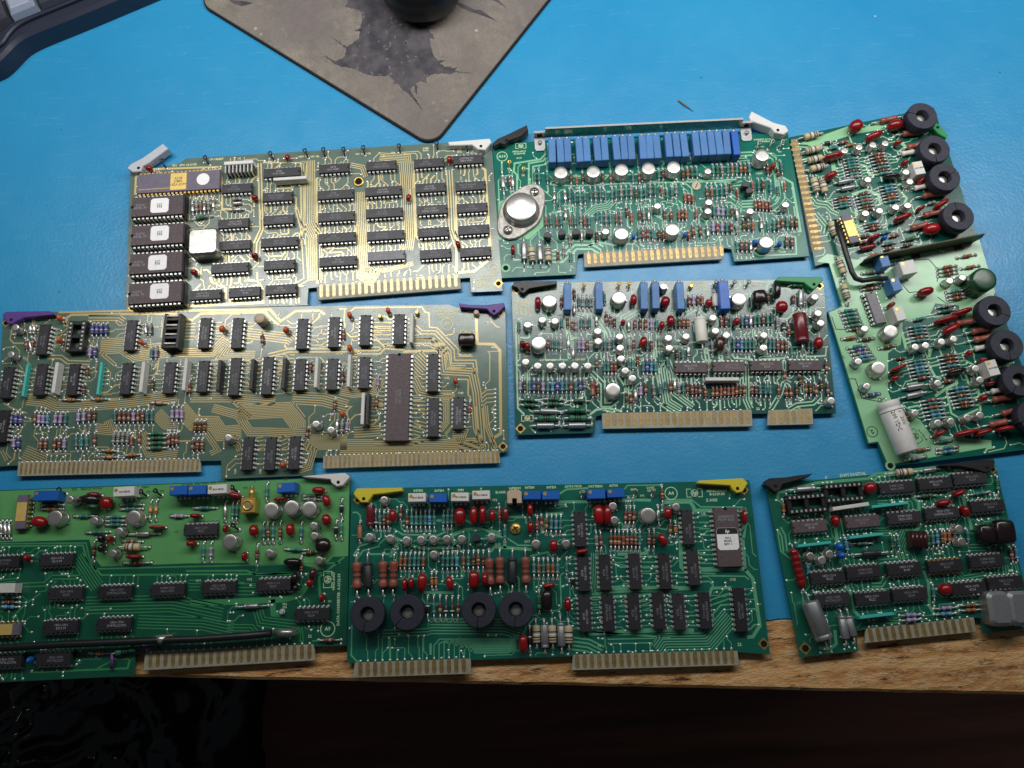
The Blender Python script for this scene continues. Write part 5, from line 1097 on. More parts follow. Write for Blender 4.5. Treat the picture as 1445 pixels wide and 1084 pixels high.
def socket(b, x, y, o='v', n=14, chip=False):
    mb = MB(); L = n // 2 * 2.54 + 1; h = 5.2
    for sg in (-1, 1):
        y0, y1 = sorted((sg * 2.5, sg * 5.0)); mb.box(-L / 2, L / 2, y0, y1, .5, h, 'black_plastic', .2)
        for i in range(n // 2):
            u = (i - (n // 2 - 1) / 2) * 2.54; mb.box(u - .5, u + .5, sg * 3.75 - .6, sg * 3.75 + .6, h, h + .03, 'tin'); mb.box(u - .25, u + .25, sg * 3.81 - .1, sg * 3.81 + .1, LEAD, .5, 'tin')
    for sx in (-L / 2, -1.2, L / 2 - 2.4): mb.box(sx, sx + 2.4, -2.5, 2.5, .5, h - .6, 'black_plastic', .2)
    p = b.P(x, y, h); b.add('chip_socket', mb.mesh('chip_socket'), p[0], p[1], 0, 0 if o == 'h' else math.pi / 2)
    for i in range(n // 2):
        for sg in (-1, 1):
            u = (i - (n // 2 - 1) / 2) * 2.54; b.pad(*((p[0] + u, p[1] + sg * 3.81) if o == 'h' else (p[0] + sg * 3.81, p[1] + u)), (0, sg) if o == 'h' else (sg, 0))
socket(b, 445, 225)
for x, y in ((145, 485), (583, 475)): b.sip(x, y, 195, 'v', 'cyan_sip', 1.4, 4.0)
for x, y in ((322, 470), (834, 465)): b.sip(x, y, 185, 'v', 'trim_white', 2.0)
ORA = ((353, 122, 0), (352, 252, 0), (832, 264, 20))
for x, y, a in ORA: b.cap(x, y, 26, 34, a, 'orange_cap', 5.5)
b.can(88, 176, 0, 7); b.can(60, 335)
b.row(552, 150, 550, 240, 4, 27, 0, 'uuuu'); b.row(540, 288, 535, 364, 2, 28, 0, 'lu'); b.row(75, 678, 72, 764, 3, 28, 0, 'u'); b.row(90, 816, 88, 904, 2, 27, 0, 'lu'); b.row(215, 668, 210, 764, 4, 25, 2, 'rlly'); b.row(338, 674, 330, 764, 3, 29, 0, 'llt'); b.row(470, 658, 465, 758, 4, 32, -3, 'llrb'); b.row(683, 658, 683, 754, 9, 27, 0, 'trrrlrrtt'); b.row(250, 828, 245, 908, 2, 29, 0, 'rr'); b.row(330, 828, 325, 908, 3, 29, -2, 'rrl'); b.row(455, 802, 455, 906, 3, 31, 0, 't'); b.ax(565, 790, 562, 890, 'r'); b.row(680, 788, 670, 872, 4, 27, 0, 'G'); b.ax(780, 815, 780, 880, 'o'); b.ax(828, 788, 825, 882, 'r'); b.row(868, 806, 984, 802, 4, 0, 28, 'g'); b.row(1000, 798, 996, 892, 2, 24, 0, 'r')
for q in ((600, 902, 694, 906), (600, 940, 694, 940), (735, 930, 828, 925), (366, 605, 480, 605), (536, 600, 642, 600), (882, 620, 988, 625)): b.ax(*q, 'd')
b.row(900, 288, 895, 378, 2, 27, 0, 'tl'); b.row(865, 150, 865, 232, 2, 25, 0, 'sG'); b.row(160, 250, 168, 325, 2, 24, 6, 'rs'); b.row(190, 168, 186, 222, 2, 22, 0, 's'); b.ax(520, 410, 522, 470, 'b'); b.ax(500, 510, 500, 585, 'b'); b.ax(905, 470, 902, 560, 'b'); b.row(200, 240, 202, 300, 1, 0, 0, 'r')
b.lever([(12, 100), (32, 82), (290, 78), (318, 100), (140, 118), (98, 138), (66, 158), (38, 148), (22, 118)], 'purple_plastic', (66, 130)); b.hole(36, 150, 1.4)
for q, n, pi, w in (([(120, 160), (150, 128), (360, 128), (400, 170)], 1, 1, .9), ([(380, 170), (395, 118), (420, 102), (830, 96), (1042, 96)], 1, 1, 1.6), ([(345, 88), (1042, 70)], 1, 1, 1.2), ([(520, 120), (700, 120), (730, 140)], 3, 1.6, .7), ([(280, 350), (360, 350), (400, 380), (530, 385)], 2, 2, .8), ([(590, 290), (720, 280), (800, 330), (1042, 300)], 9, 1.15, .6), ([(600, 310), (690, 385)], 4, 1.5, .6), ([(160, 600), (260, 610), (330, 640), (460, 640), (700, 620), (1042, 580)], 6, 1.2, .6), ([(20, 620), (70, 650), (160, 680)], 1, 1, .7), ([(560, 770), (660, 780), (640, 720)], 6, 1.1, .55), ([(920, 680), (980, 740), (1042, 745)], 7, 1.1, .55), ([(140, 910), (260, 960)], 7, 1.3, .5), ([(830, 800), (880, 910), (1042, 930)], 6, 1.1, .55), ([(10, 900), (40, 960)], 2, 1.3, .5), ([(300, 500), (330, 640)], 5, 1.1, .5)): b.bus(q, n, pi, w)
b.r(8)
for x, y, n in ((200, 207, 14), (392, 207, 14), (775, 212, 14), (962, 202, 14), (190, 462, 14), (378, 462, 18), (570, 457, 18), (762, 452, 14), (952, 449, 14), (455, 917, 14), (588, 917, 14), (728, 912, 14)): b.ic(x, y, n, 'v')
for x, y, m in ((85, 455, 'trim_white'), (858, 438, 'trim_white'), (286, 458, 'ic_black'), (480, 450, 'ic_black'), (668, 445, 'ic_black')): b.sip(x, y, 185, 'v', m, 1.9)
for x, y, a in ((308, 186, 0), (683, 192, -25), (665, 985, 0)): b.cap(x, y, 32, 40, a, 'orange_cap', 5.5)
mb = MB(); mb.lathe([(3.1, .2), (3.1, 8.2), (2.8, 8.8), (1, 8.8)], 20, 'trim_tan'); p = b.P(523, 120, 8.8); b.add('nylon_post', mb.mesh('nylon_post'), p[0], p[1])
b.cans((340, 825), (857, 745), (945, 780))
mb = MB(); mb.box(-5, 5, -10.6, 10.6, .5, 2.4, 'black_plastic', .3)           # jumper block
for sx in (-5, 3.2): mb.box(sx, sx + 1.8, -10.6, 10.6, 2.4, 7.2, 'black_plastic', .3)
for i in range(4): mb.box(-3.4, 3.4, 9 - i * 5.6 - .6, 9 - i * 5.6 + .6, 6.4, 7.6, 'steel_dark', .2); mb.box(-4.6, 4.8, 9 - i * 5.6 - 2.6, 9 - i * 5.6 - 1.0, 2.4, 6.8, 'black_plastic', .2)
mb.box(-4, -3.6, -9, 9, LEAD, .5, 'tin'); mb.box(3.6, 4, -9, 9, LEAD, .5, 'tin'); p = b.P(8, 195, 7); b.add('jumper_block', mb.mesh('jumper_block'), p[0], p[1])
b.row(20, 636, 18, 744, 3, 28, 0, 'l'); b.row(158, 718, 150, 806, 3, 27, 0, 'b'); b.row(138, 828, 138, 916, 3, 28, 0, 'r'); b.row(44, 792, 42, 884, 1, 22, 0, 'r'); b.ax(545, 210, 548, 290, 'r'); b.ax(816, 765, 808, 836, 'r'); b.ax(975, 592, 970, 684, 'r'); b.row(988, 720, 984, 812, 2, 28, 0, 'sG'); b.ax(832, 372, 828, 452, 'r'); b.ax(122, 480, 118, 600, 'r')
for q, n, pi, w in (([(70, 120), (130, 134), (180, 95), (560, 86), (600, 130), (640, 160)], 1, 1, 1.5), ([(0, 78), (590, 72), (650, 140), (740, 80), (880, 78), (910, 100)], 1, 1, 1.5), ([(640, 160), (740, 88), (1010, 72), (1022, 100)], 1, 1, 1.1), ([(70, 200), (150, 200)], 6, 2.0, .6), ([(0, 330), (250, 330), (310, 270), (340, 290), (300, 345), (500, 345)], 6, 1.2, .6), ([(450, 210), (700, 240), (720, 255)], 5, 1.5, .6), ([(580, 340), (700, 312), (1042, 310)], 2, 1.9, .9), ([(120, 590), (350, 590), (500, 600), (620, 610)], 5, 1.2, .6), ([(60, 650), (140, 740), (260, 740), (300, 800), (420, 790)], 9, 1.0, .58), ([(250, 650), (400, 690), (470, 790), (560, 790), (800, 800)], 5, 1.1, .58), ([(330, 640), (440, 740)], 11, 1.35, .75), ([(400, 665), (690, 650), (760, 740), (760, 770)], 12, .95, .55), ([(430, 745), (740, 740)], 6, 1.0, .55), ([(690, 640), (760, 730)], 8, 1.2, .6), ([(720, 590), (900, 600), (1042, 640)], 6, 1.4, .6), ([(200, 760), (300, 900), (240, 930)], 5, 1.2, .55), ([(800, 850), (1042, 850)], 8, 1.15, .6), ([(360, 830), (410, 860), (420, 900)], 5, 1.2, .55), ([(790, 860), (850, 900), (820, 1000), (760, 1020)], 5, 1.2, .55), ([(500, 850), (550, 840)], 5, 2.2, .6), ([(640, 850), (690, 830)], 5, 2.2, .6), ([(240, 400), (280, 400)], 6, 2.2, .6), ([(430, 380), (470, 380)], 6, 2.2, .6), ([(620, 400), (660, 400)], 6, 2.2, .6), ([(700, 390), (730, 390)], 6, 2.2, .6)): b.bus(q, n, pi, w)
b.text('TP', 900, 138, 1.5); b.text('U6', 360, 278, 1.5); b.text('U4', 128, 282, 1.5); b.text('U39', 385, 1022, 1.6, 90); b.text('U40', 532, 1022, 1.6, 90); b.text('08 085', 1000, 332, 1.6)
b.r(9)
for x, y, n in ((145, 190, 14), (345, 185, 14), (140, 440, 14), (545, 440, 18), (548, 702, 18), (695, 677, 14)): b.ic(x, y, n, 'v')
c, p, an, z = b.ic(340, 582, 40, 'v', 'brown')
for x, y, L, m in ((418, 178, 180, 'trim_white'), (50, 430, 195, 'trim_white'), (132, 652, 190, 'trim_white'), (160, 655, 190, 'ic_black')): b.sip(x, y, L, 'v', m, 1.9)
for x, y in ((57, 105), (283, 78), (57, 297), (15, 685), (678, 490)): b.cap(x, y, 28, 40, random.choice((0, 15)), 'orange_cap', 5.5)
b.cap(745, 250, 104, 72, 0, 'dark_cap', 8, 5); b.post(232, 108); b.post(450, 85); b.post(800, 85, 'trim_tan', 1.4)
b.ax(25, 185, 22, 270, 'r'); b.ax(15, 416, 18, 532, 'r'); b.ax(228, 456, 222, 544, 'l'); b.ax(218, 576, 213, 664, 'r'); b.ax(765, 606, 760, 704, 'r'); b.ax(46, 716, 42, 804, 'l')
b.lever([(698, 32), (760, 42), (850, 44), (962, 30), (970, 52), (930, 90), (905, 104), (885, 92), (862, 68), (705, 58)], 'purple_plastic', (905, 80)); b.hole(940, 88, 1.5); b.hole(958, 876, 1.5)
b.text('INPUT/OUTPUT', 632, 82, 2.2); b.text('08565-60005', 622, 101, 2.0); b.text('A-2141-53', 628, 118, 2.0); b.text('GND\nTP4', 762, 88, 1.8); b.badge('A7', 628, 156, 3.4); b.logo(748, 212, 8); b.text('CPU CLK', 215, 78, 1.9); b.text('TP2', 240, 150, 1.8); b.text('+5V\nTP3', 492, 112, 1.8); b.text('U9', 460, 150, 1.7); b.text('U32', 628, 474, 1.8); b.text('U40', 710, 562, 1.8); b.text('U31', 235, 410, 1.7); b.text('U8', 360, 80, 1.7); b.text('U20', 208, 340, 1.6)
for q, n, pi, w in (([(60, 80), (90, 60), (480, 56), (500, 85), (522, 92), (526, 175), (570, 178), (692, 300), (700, 345), (780, 345)], 1, 1, .8), ([(440, 170), (480, 205), (560, 205), (660, 310), (665, 378), (790, 378), (800, 450)], 2, 1.9, .75), ([(430, 238), (550, 240), (640, 330), (650, 400), (740, 400)], 3, 1.9, .75), ([(430, 262), (530, 262), (600, 300), (615, 430), (780, 440), (805, 560), (830, 860), (700, 890)], 4, 1.5, .7), ([(800, 100), (806, 272), (905, 275), (940, 310), (945, 800), (895, 830), (898, 890), (920, 905)], 1, 1, 1.7), ([(910, 540), (830, 545), (830, 640), (850, 860)], 1, 1, .7), ([(820, 640), (830, 760), (880, 900)], 9, 1.1, .6), ([(370, 318), (570, 312), (590, 330)], 1, 1, 1.6), ([(60, 322), (230, 322), (260, 290), (380, 300)], 2, 2.0, .9), ([(430, 360), (500, 430)], 9, 1.6, .7), ([(430, 470), (470, 550), (560, 570), (660, 570)], 4, 1.4, .65), ([(430, 610), (500, 610)], 7, 2.2, .65), ([(600, 600), (640, 600), (640, 740), (600, 790)], 7, 1.0, .6), ([(0, 880), (560, 880), (820, 870)], 9, 1.05, .62), ([(0, 545), (80, 560), (200, 545), (240, 480)], 6, 1.1, .6), ([(180, 630), (250, 640)], 5, 1.8, .6), ([(80, 800), (240, 790)], 6, 1.4, .65), ([(200, 850), (420, 850), (490, 830)], 3, 1.5, .7), ([(60, 370), (100, 370)], 7, 2.2, .6), ([(190, 195), (300, 195)], 5, 2.6, .6), ([(180, 300), (260, 300), (290, 270)], 2, 1.6, .7), ([(430, 760), (500, 780)], 5, 2.0, .65), ([(660, 800), (720, 800), (700, 850)], 5, 1.1, .6)): b.bus(q, n, pi, w)
for i in range(11): b.bus([(912, 540 + i * 24), (860, 545 + i * 24), (832, 570 + i * 26)], 1, 1, .65); b.vias.append((*b.P(912, 540 + i * 24), .7))
b.finish(1.0, .5, 300)

# ---- data converter board, lower left
b = Board('green data converter board with bright ground plane, gold coaxial socket and long black cable', ((0, 691), (494, 672)),
          [(-30, 694)] + pp(12, 0, 112, 13, 610, 54, 13, 890, 40, 13, 872, 878, 13, 716, 884, 13, 706, 872) + pp(12, 722, 912, 12, 668, 922, 12, 660, 1028, 12, 0, 1060) + [(-30, 966)], 'dac', 'dac_trace', 'silk_green')
b.tongue([(12, 716, 906), (12, 706, 1002), (13, 718, 952), (13, 708, 870)]); b.fingers((742, 950), (688, 908), 22, 7.4, 2.2, ra=12, rb=13)
b.plane([(12, 0, 116), (13, 608, 58), (13, 886, 46), (13, 878, 436), (13, 806, 440), (13, 740, 500), (13, 640, 478), (13, 420, 486), (13, 380, 470), (13, 100, 472), (12, 500, 488), (12, 470, 450), (12, 440, 355), (12, 0, 368)], 'plane_dac')
b.r(12); b.ic(105, 218, 14, 'v', 'gold'); b.ic(12, 800, 14, 'h', 'gold')
for x, y in ((275, 455), (12, 466), (320, 620), (565, 612), (825, 602), (295, 785), (560, 772), (262, 945), (20, 955)): b.ic(x, y, 14)
b.tbox(225, 138, 'trim_deep', 13.5, 5.6, 8); b.tbox(610, 118, 'trim_white', 11.5, 5.2, 9.6, 'BOURNS'); b.tbox(22, 595, 'trim_white', 11, 5, 7)
b.can(340, 158, 0, 9); b.can(268, 248, 1); b.can(655, 248, 1); b.cans((462, 263), (585, 315), (553, 425))
for x, y, w, h, a, m in ((440, 158, 106, 50, 0, 'dark_cap'), (462, 135, 70, 30, 0, 'maroon'), (525, 175, 62, 66, 0, 'red_cap'), (195, 268, 78, 56, -10, 'red_cap'), (458, 195, 66, 34, 0, 'green_cap'), (775, 295, 80, 22, 2, 'red_cap'), (660, 440, 80, 24, 2, 'red_cap'), (545, 355, 22, 38, 0, 'red_cap'), (135, 447, 26, 36, 0, 'red_cap'), (503, 350, 34, 42, 0, 'dark_cap'), (503, 398, 34, 42, 0, 'dark_cap'), (150, 950, 24, 34, 0, 'blue_cap')): b.cap(x, y, w, h, a, m, 6.5)
b.row(208, 185, 312, 185, 2, 0, 20, 'go'); b.ax(366, 240, 476, 240, 't'); b.row(598, 185, 708, 183, 2, -3, 22, 't'); b.row(524, 245, 622, 243, 3, 0, 20, 't'); b.ax(428, 322, 542, 318, 't'); b.ax(476, 358, 464, 462, 'b'); b.ax(752, 160, 742, 264, 'd'); b.ax(780, 160, 770, 262, 'd'); b.ax(636, 330, 788, 326, 'S', .7); b.ax(586, 390, 738, 394, 'w'); b.ax(606, 364, 704, 366, 'r'); b.ax(612, 472, 748, 468, 'r'); b.row(16, 640, 98, 640, 3, -2, 24, 'tby'); b.row(12, 262, 14, 352, 3, 20, 0, 's'); b.ax(452, 916, 548, 914, 'd'); b.ax(556, 920, 706, 884, 'H', 1.1)
b.tp(720, 138, 135, 'hole', 3.6); b.tp(792, 135, 135, 'hole', 3.6); b.tp(318, 128, 135, 'hole', 3.6)
def cable(b, pts, r, m, h, name='cable'):
    q = [b.P(x, y, h) for x, y in pts]; o = q[0]; mb = MB(); n = len(q)
    mb.tube([(x - o[0], y - o[1], h if 0 < i < n - 1 or name == 'coaxial_cable' else h * .6) for i, (x, y) in enumerate(q)], r, 12, m); return b.add(name, mb.mesh(name), o[0], o[1])
cable(b, [(-90, 905), (0, 890), (300, 872), (560, 862), (840, 850), (1000, 845), (1180, 832), (1340, 818)], 1.95, 'cable', 6, 'coaxial_cable')
cable(b, [(755, 850), (795, 848), (838, 846)], 2.3, 'can', 6.4, 'ferrule'); cable(b, [(1352, 818), (1400, 815), (1455, 812)], 1.8, 'can', 6, 'ferrule')
cable(b, [(655, 892), (700, 888), (760, 884)], 1.0, 'violet_wire', 3, 'wire'); cable(b, [(548, 912), (553, 950), (548, 992)], .9, 'violet_wire', 2.5, 'wire'); cable(b, [(755, 885), (775, 895), (770, 912)], .5, 'r_green', 2, 'wire')
for q, n, pi, w in (([(0, 376), (425, 372), (440, 440), (470, 500), (1680, 470)], 1, 1, .8), ([(0, 388), (410, 384), (428, 450), (500, 530), (1300, 525), (1640, 520)], 1, 1, 1.0), ([(380, 440), (480, 590)], 6, 1.4, .55), ([(100, 580), (220, 575), (260, 540), (400, 540)], 2, 2, .6), ([(60, 740), (130, 670), (200, 620)], 1, 1, .8), ([(150, 1010), (630, 990), (645, 930)], 1, 1, 1.0), ([(420, 680), (850, 670), (1100, 720)], 6, 1.7, .5), ([(680, 760), (1000, 770), (1150, 800)], 5, 1.6, .5), ([(240, 700), (240, 680)], 4, 2, .5), ([(480, 990), (560, 950), (650, 940)], 1, 1, .8), ([(0, 570), (80, 560)], 3, 1.6, .5)): b.bus(q, n, pi, w)
b.text('TP3   TRACK HOLD', 430, 105, 2.0, 2, 'silk_dark'); b.text('SET  ZERO', 700, 98, 1.8, 2, 'silk_dark'); b.text('CAL OUT  TP4', 765, 118, 1.6, 0, 'silk_dark')
b.r(13)
b.ic(240, 590); b.ic(510, 578); b.ic(150, 305); b.ic(700, 722)
b.tbox(40, 112, 'trim_deep', 9.8, 5); b.tbox(132, 110, 'trim_deep', 9.8, 5); b.tbox(232, 106, 'trim_white', 10.5, 5, 9.6, 'BOURNS'); b.tbox(572, 98, 'trim_deep', 9.8, 5.2)
p = b.P(385, 185, 7); mb = MB(); mb.box(-4, 4, -4.4, 4.2, .3, 7.6, 'gold', .5); mb.lathe([(2.6, 7.6), (2.9, 8.2), (2.3, 8.4), (2.0, 7.7)], 20, 'gold')
for t in range(8): pass
mb.tube([(1.0, 4, 4.6), (1.2, 9.5, 4.6)], 1.5, 10, 'gold'); mb.tube([(1.2, 9.4, 4.6), (1.25, 10.5, 4.6)], 1.2, 10, 'steel'); mb.disc(0, 0, 1.95, 7.72, 'fibre_gold', 16)
for sx in (-3, 3): mb.box(sx - .4, sx + .4, -3.4, -2.6, LEAD, .3, 'gold'); mb.box(sx - .4, sx + .4, 2.6, 3.4, LEAD, .3, 'gold')
b.add('coaxial_socket', mb.mesh('coaxial_socket'), p[0], p[1], 0, .03)
for q in ((497, 208), (597, 198), (685, 203), (292, 366)): b.can(*q, 1)
b.cans((487, 423), (707, 288), (710, 338), (732, 458))
for x, y, w, h, a, m in ((320, 137, 70, 30, -8, 'red_cap'), (733, 112, 66, 36, 0, 'red_cap'), (545, 155, 70, 22, 8, 'red_cap'), (772, 163, 40, 64, 15, 'red_cap'), (772, 257, 46, 60, 15, 'red_cap'), (413, 310, 46, 58, 10, 'red_cap'), (593, 305, 42, 66, 8, 'red_cap'), (275, 302, 26, 40, 0, 'red_cap'), (368, 438, 26, 48, 0, 'red_cap'), (105, 375, 50, 30, 0, 'red_cap'), (125, 238, 56, 24, 0, 'red_cap'), (690, 568, 34, 44, 0, 'red_cap'), (750, 642, 22, 46, 0, 'red_cap'), (605, 465, 92, 40, 0, 'dark_cap'), (755, 385, 80, 76, 20, 'dark_cap'), (618, 545, 36, 60, 0, 'dark_cap'), (622, 595, 32, 40, 0, 'dark_cap'), (705, 525, 36, 60, -10, 'brown_cap')): b.cap(x, y, w, h, a, m, 6.5)
b.ax(484, 76, 480, 168, 't'); b.row(465, 272, 465, 374, 3, 23, 0, 'trt'); b.ax(548, 268, 545, 372, 'r'); b.ax(652, 268, 648, 370, 't'); b.ax(570, 402, 680, 406, 't'); b.ax(436, 378, 430, 484, 'b'); b.row(172, 366, 167, 468, 2, 37, 0, 'tl'); b.row(316, 166, 310, 272, 2, 22, 0, 't'); b.ax(277, 165, 274, 268, 's'); b.ax(116, 200, 230, 200, 't'); b.ax(4, 240, 92, 240, 'l'); b.row(658, 140, 748, 143, 2, 0, 16, 'gG'); b.ax(850, 156, 848, 246, 'k'); b.ax(850, 258, 847, 356, 't'); b.ax(824, 262, 820, 354, 'k'); b.ax(328, 688, 484, 678, 'S', .7); b.ax(732, 852, 844, 850, 'r'); b.ax(650, 440, 650, 540, 'b'); b.ax(655, 425, 735, 415, 'b')
b.tp(330, 118, 135, 'hole', 3.6); b.tp(335, 305, 135, 'hole', 3.6); b.post(548, 712, 'solder', 1.2, 3)
b.lever([(648, 42), (862, 26), (888, 46), (852, 88), (822, 94), (796, 76), (790, 58), (665, 48)], 'white_plastic', (830, 72)); b.hole(865, 76, 1.5)
b.badge('A9', 778, 796, 3.8); b.text('DATA CONVERTER  A-2122-53', 832, 650, 2.0, 90); b.text('08565-60007', 808, 560, 1.8, 90); b.logo(778, 552, 8.5, 90); b.text('IN GAIN  2ND GAIN  2ND OFFSET', 170, 78, 1.7, 3, 'silk_dark'); b.text('J1', 420, 66, 1.7, 0, 'silk_dark'); b.text('R5', 572, 58, 1.7, 0, 'silk_dark'); b.text('TP2', 372, 102, 1.7, 0, 'silk_dark'); b.text('U7', 30, 318, 1.7, 0, 'silk_dark'); b.text('U11', 140, 558, 1.7); b.text('U12', 392, 552, 1.7); b.text('TP6\nCN', 565, 682, 1.6); b.text('22', 690, 832, 2); b.text('U1', 788, 660, 1.6)
for q, n, pi, w in (([(80, 500), (380, 498), (430, 520), (640, 505)], 2, 2.2, 1.0), ([(100, 660), (160, 668), (560, 650), (640, 630), (690, 560)], 1, 1, 3.2), ([(505, 650), (510, 720), (545, 725)], 1, 1, 3.0), ([(740, 640), (735, 540), (860, 440)], 1, 1, 1.2), ([(70, 690), (230, 690), (260, 740)], 5, 1.7, .5), ([(430, 690), (450, 760), (620, 780)], 4, 1.6, .5), ([(90, 580), (150, 580)], 4, 1.7, .5), ([(620, 820), (645, 780), (650, 860)], 2, 1.6, .6), ([(330, 600), (420, 600)], 4, 1.9, .55), ([(280, 790), (400, 790), (430, 830)], 3, 1.6, .5)): b.bus(q, n, pi, w)
b.finish(1.0, .42, 150)
# ---- Z axis board with yellow levers, bottom centre
b = Board('dark green board with yellow levers, four round black heat sinks and upright chips', ((496, 693), (1057, 677)),
          pp(14, 38, 86, 14, 300, 66, 15, 690, 36, 15, 1002, 28, 15, 1108, 916, 15, 946, 906) + pp(15, 96, 926, 14, 1120, 928, 14, 650, 946) + pp(14, 56, 962, 14, 16, 956), 'zax', 'zax_trace', 'silk_green')
b.tongue([(14, 56, 956), (14, 45, 1036), (14, 650, 1016), (14, 648, 936)]); b.tongue([(15, 104, 916), (15, 94, 998), (15, 952, 972), (15, 942, 896)])
b.fingers((85, 992), (612, 972), 15, 7.2, 2.3, ra=14, rb=14); b.fingers((125, 952), (915, 928), 22, 7.2, 2.3, ra=15, rb=15)
b.r(14)
for x, y, a in ((120, 712, 255), (322, 702, 225), (688, 690, 262), (878, 687, 262)): b.sink(x, y, a)
b.cans((205, 130), (130, 318), (235, 325), (318, 335), (392, 332), (455, 330), (525, 328), (600, 328), (753, 318), (458, 408), (980, 352))
for x, y, m, t in ((373, 116, 'trim_white', 'BOURNS'), (480, 118, 'trim_deep', None), (592, 113, 'trim_white', 'BOURNS'), (700, 103, 'trim_white', 'BOURNS'), (960, 104, 'trim_deep', None), (1056, 104, 'trim_deep', None)): b.tbox(x, y, m, 9.6, 4.7, 9.6, t)
mb = MB(); mb.prism([(-4, -3.6), (-1.2, -3.6), (-1.2, -1), (1.2, -1), (1.2, -3.6), (4, -3.6), (4, 2.6), (2.4, 3.8), (-2.4, 3.8), (-4, 2.6)], .4, 9.4, 'trim_tan', .3); mb.box(-1.1, 1.1, -3.4, -1, .4, 6.5, 'hole'); p = b.P(870, 112, 9.4); b.add('trimmer', mb.mesh('trimmer'), p[0], p[1])
for x, y, w, h, a, m in ((252, 210, 36, 66, 6, 'red_cap'), (592, 215, 58, 92, 0, 'red_cap'), (663, 208, 40, 94, 0, 'red_cap'), (708, 205, 36, 94, 0, 'red_cap'), (757, 210, 34, 62, 0, 'red_cap'), (825, 203, 36, 80, 0, 'maroon'), (950, 180, 32, 66, 0, 'red_cap'), (952, 268, 34, 64, 0, 'red_cap'), (1070, 363, 44, 66, 0, 'red_cap'), (312, 560, 28, 66, 0, 'red_cap'), (345, 553, 28, 60, 0, 'red_cap'), (400, 548, 50, 90, 0, 'red_cap'), (541, 553, 36, 74, 12, 'red_cap'), (663, 535, 56, 94, 0, 'red_cap'), (720, 532, 34, 62, 0, 'red_cap'), (1045, 565, 70, 26, 10, 'red_cap'), (915, 862, 46, 94, 0, 'red_cap'), (1036, 640, 58, 112, 0, 'dark_cap')): b.cap(x, y, w, h, a, m, 7, 2.8)
b.ax(140, 150, 138, 268, 'Q', 1.25); b.ax(86, 236, 84, 350, 'O', .9)
b.row(165, 180, 168, 288, 4, 21, 0, 'ktrr'); b.row(325, 182, 325, 288, 7, 23, 0, 'rttttyt'); b.row(510, 182, 508, 278, 3, 22, 0, 't'); b.ax(986, 212, 986, 308, 'r'); b.row(1035, 204, 1033, 308, 4, 24, 0, 'rtyt'); b.row(295, 398, 290, 494, 6, 23, 0, 'oottto'); b.row(508, 393, 505, 498, 4, 24, 0, 'ttty'); b.row(612, 388, 612, 494, 5, 25, 0, 'otbrb'); b.row(970, 426, 970, 534, 6, 24, 0, 'totoot'); b.row(450, 497, 450, 588, 2, 23, 0, 'd'); b.row(430, 618, 430, 744, 6, 31, 0, 'ktrkkr')
for q in ((72, 402, 76, 628), (206, 402, 205, 618), (260, 400, 255, 618), (742, 382, 748, 612), (797, 378, 800, 602), (925, 378, 931, 598)): b.ax(*q, 'B')
b.ax(128, 400, 130, 622, 'K'); b.ax(858, 378, 862, 602, 'K'); b.ax(996, 592, 998, 708, 'g', 1.2)
b.ax(980, 738, 985, 884, 'w'); b.ax(1020, 738, 1028, 908, 'S', 1.1); b.ax(1062, 738, 1066, 884, 'w'); b.ax(948, 772, 951, 904, 'k')
p = b.P(875, 275); mb = MB(); mb.lathe([(3.2, .1), (3.2, .8), (2.6, 1.5), (1, 1.8)], 20, 'gold'); mb.box(-1.9, 1.9, -.35, .35, 1.5, 1.85, 'hole'); mb.box(-.35, .35, -1.9, 1.9, 1.5, 1.86, 'hole'); b.add('screw', mb.mesh('screw'), p[0], p[1], 0, .6); b.skip.append((p[0], p[1], 4))
b.to92(676, 325)
b.lever([(48, 96), (66, 70), (298, 66), (300, 84), (150, 102), (122, 142), (88, 142), (60, 114)], 'yellow_plastic', (102, 122)); b.hole(72, 128, 1.4)
for t, x, y in (('INTEN', 380, 82), ('INTEN', 487, 82), ('MIN', 597, 79), ('V', 700, 73), ('BLANK', 800, 90), ('WPBDM', 872, 70), ('INTEN', 948, 66), ('INTEN', 1058, 65), ('TP2', 770, 130), ('Q17', 935, 340), ('Q10', 690, 356), ('Q13', 785, 356)): b.text(t, x, y, 1.8)
for q, n, pi, w in (([(255, 275), (300, 305), (480, 310), (520, 290)], 1, 1, .9), ([(570, 370), (550, 310), (620, 280), (720, 275), (780, 310), (820, 315), (822, 375)], 1, 1, 1.8), ([(700, 265), (780, 290), (890, 360), (960, 360)], 1, 1, .8), ([(240, 420), (245, 390), (275, 370), (260, 320), (290, 335)], 1, 1, 1.6), ([(340, 360), (420, 375), (560, 372), (600, 340)], 1, 1, 1.4), ([(130, 405), (240, 405)], 1, 1, 1.0), ([(60, 420), (90, 375), (180, 350)], 2, 3, .9), ([(300, 235), (620, 232), (660, 250)], 1, 1, 1.3), ([(750, 390), (770, 368), (960, 382)], 1, 1, 1.6), ([(410, 600), (560, 602)], 1, 1, 1.4), ([(440, 772), (820, 775), (900, 800)], 6, 1.5, .6), ([(200, 810), (440, 800)], 3, 1.6, .5), ([(840, 215), (930, 215), (930, 250)], 1, 1, 1.2), ([(565, 545), (605, 575), (608, 640)], 1, 1, .5), ([(1010, 300), (1040, 200), (1120, 195)], 1, 1, 1.5), ([(950, 415), (1040, 395), (1060, 420)], 1, 1, 1.0)): b.bus(q, n, pi, w)
for i in range(8): x = 460 + i * 26; b.bus([(x, 945 - i), (x, 870 - i * 8 if i < 6 else 880), (x + 28, 838 + i * 10), (850 - i * 2, 838 + i * 10), (880, 810 + i * 11)], 1, 1, .55)
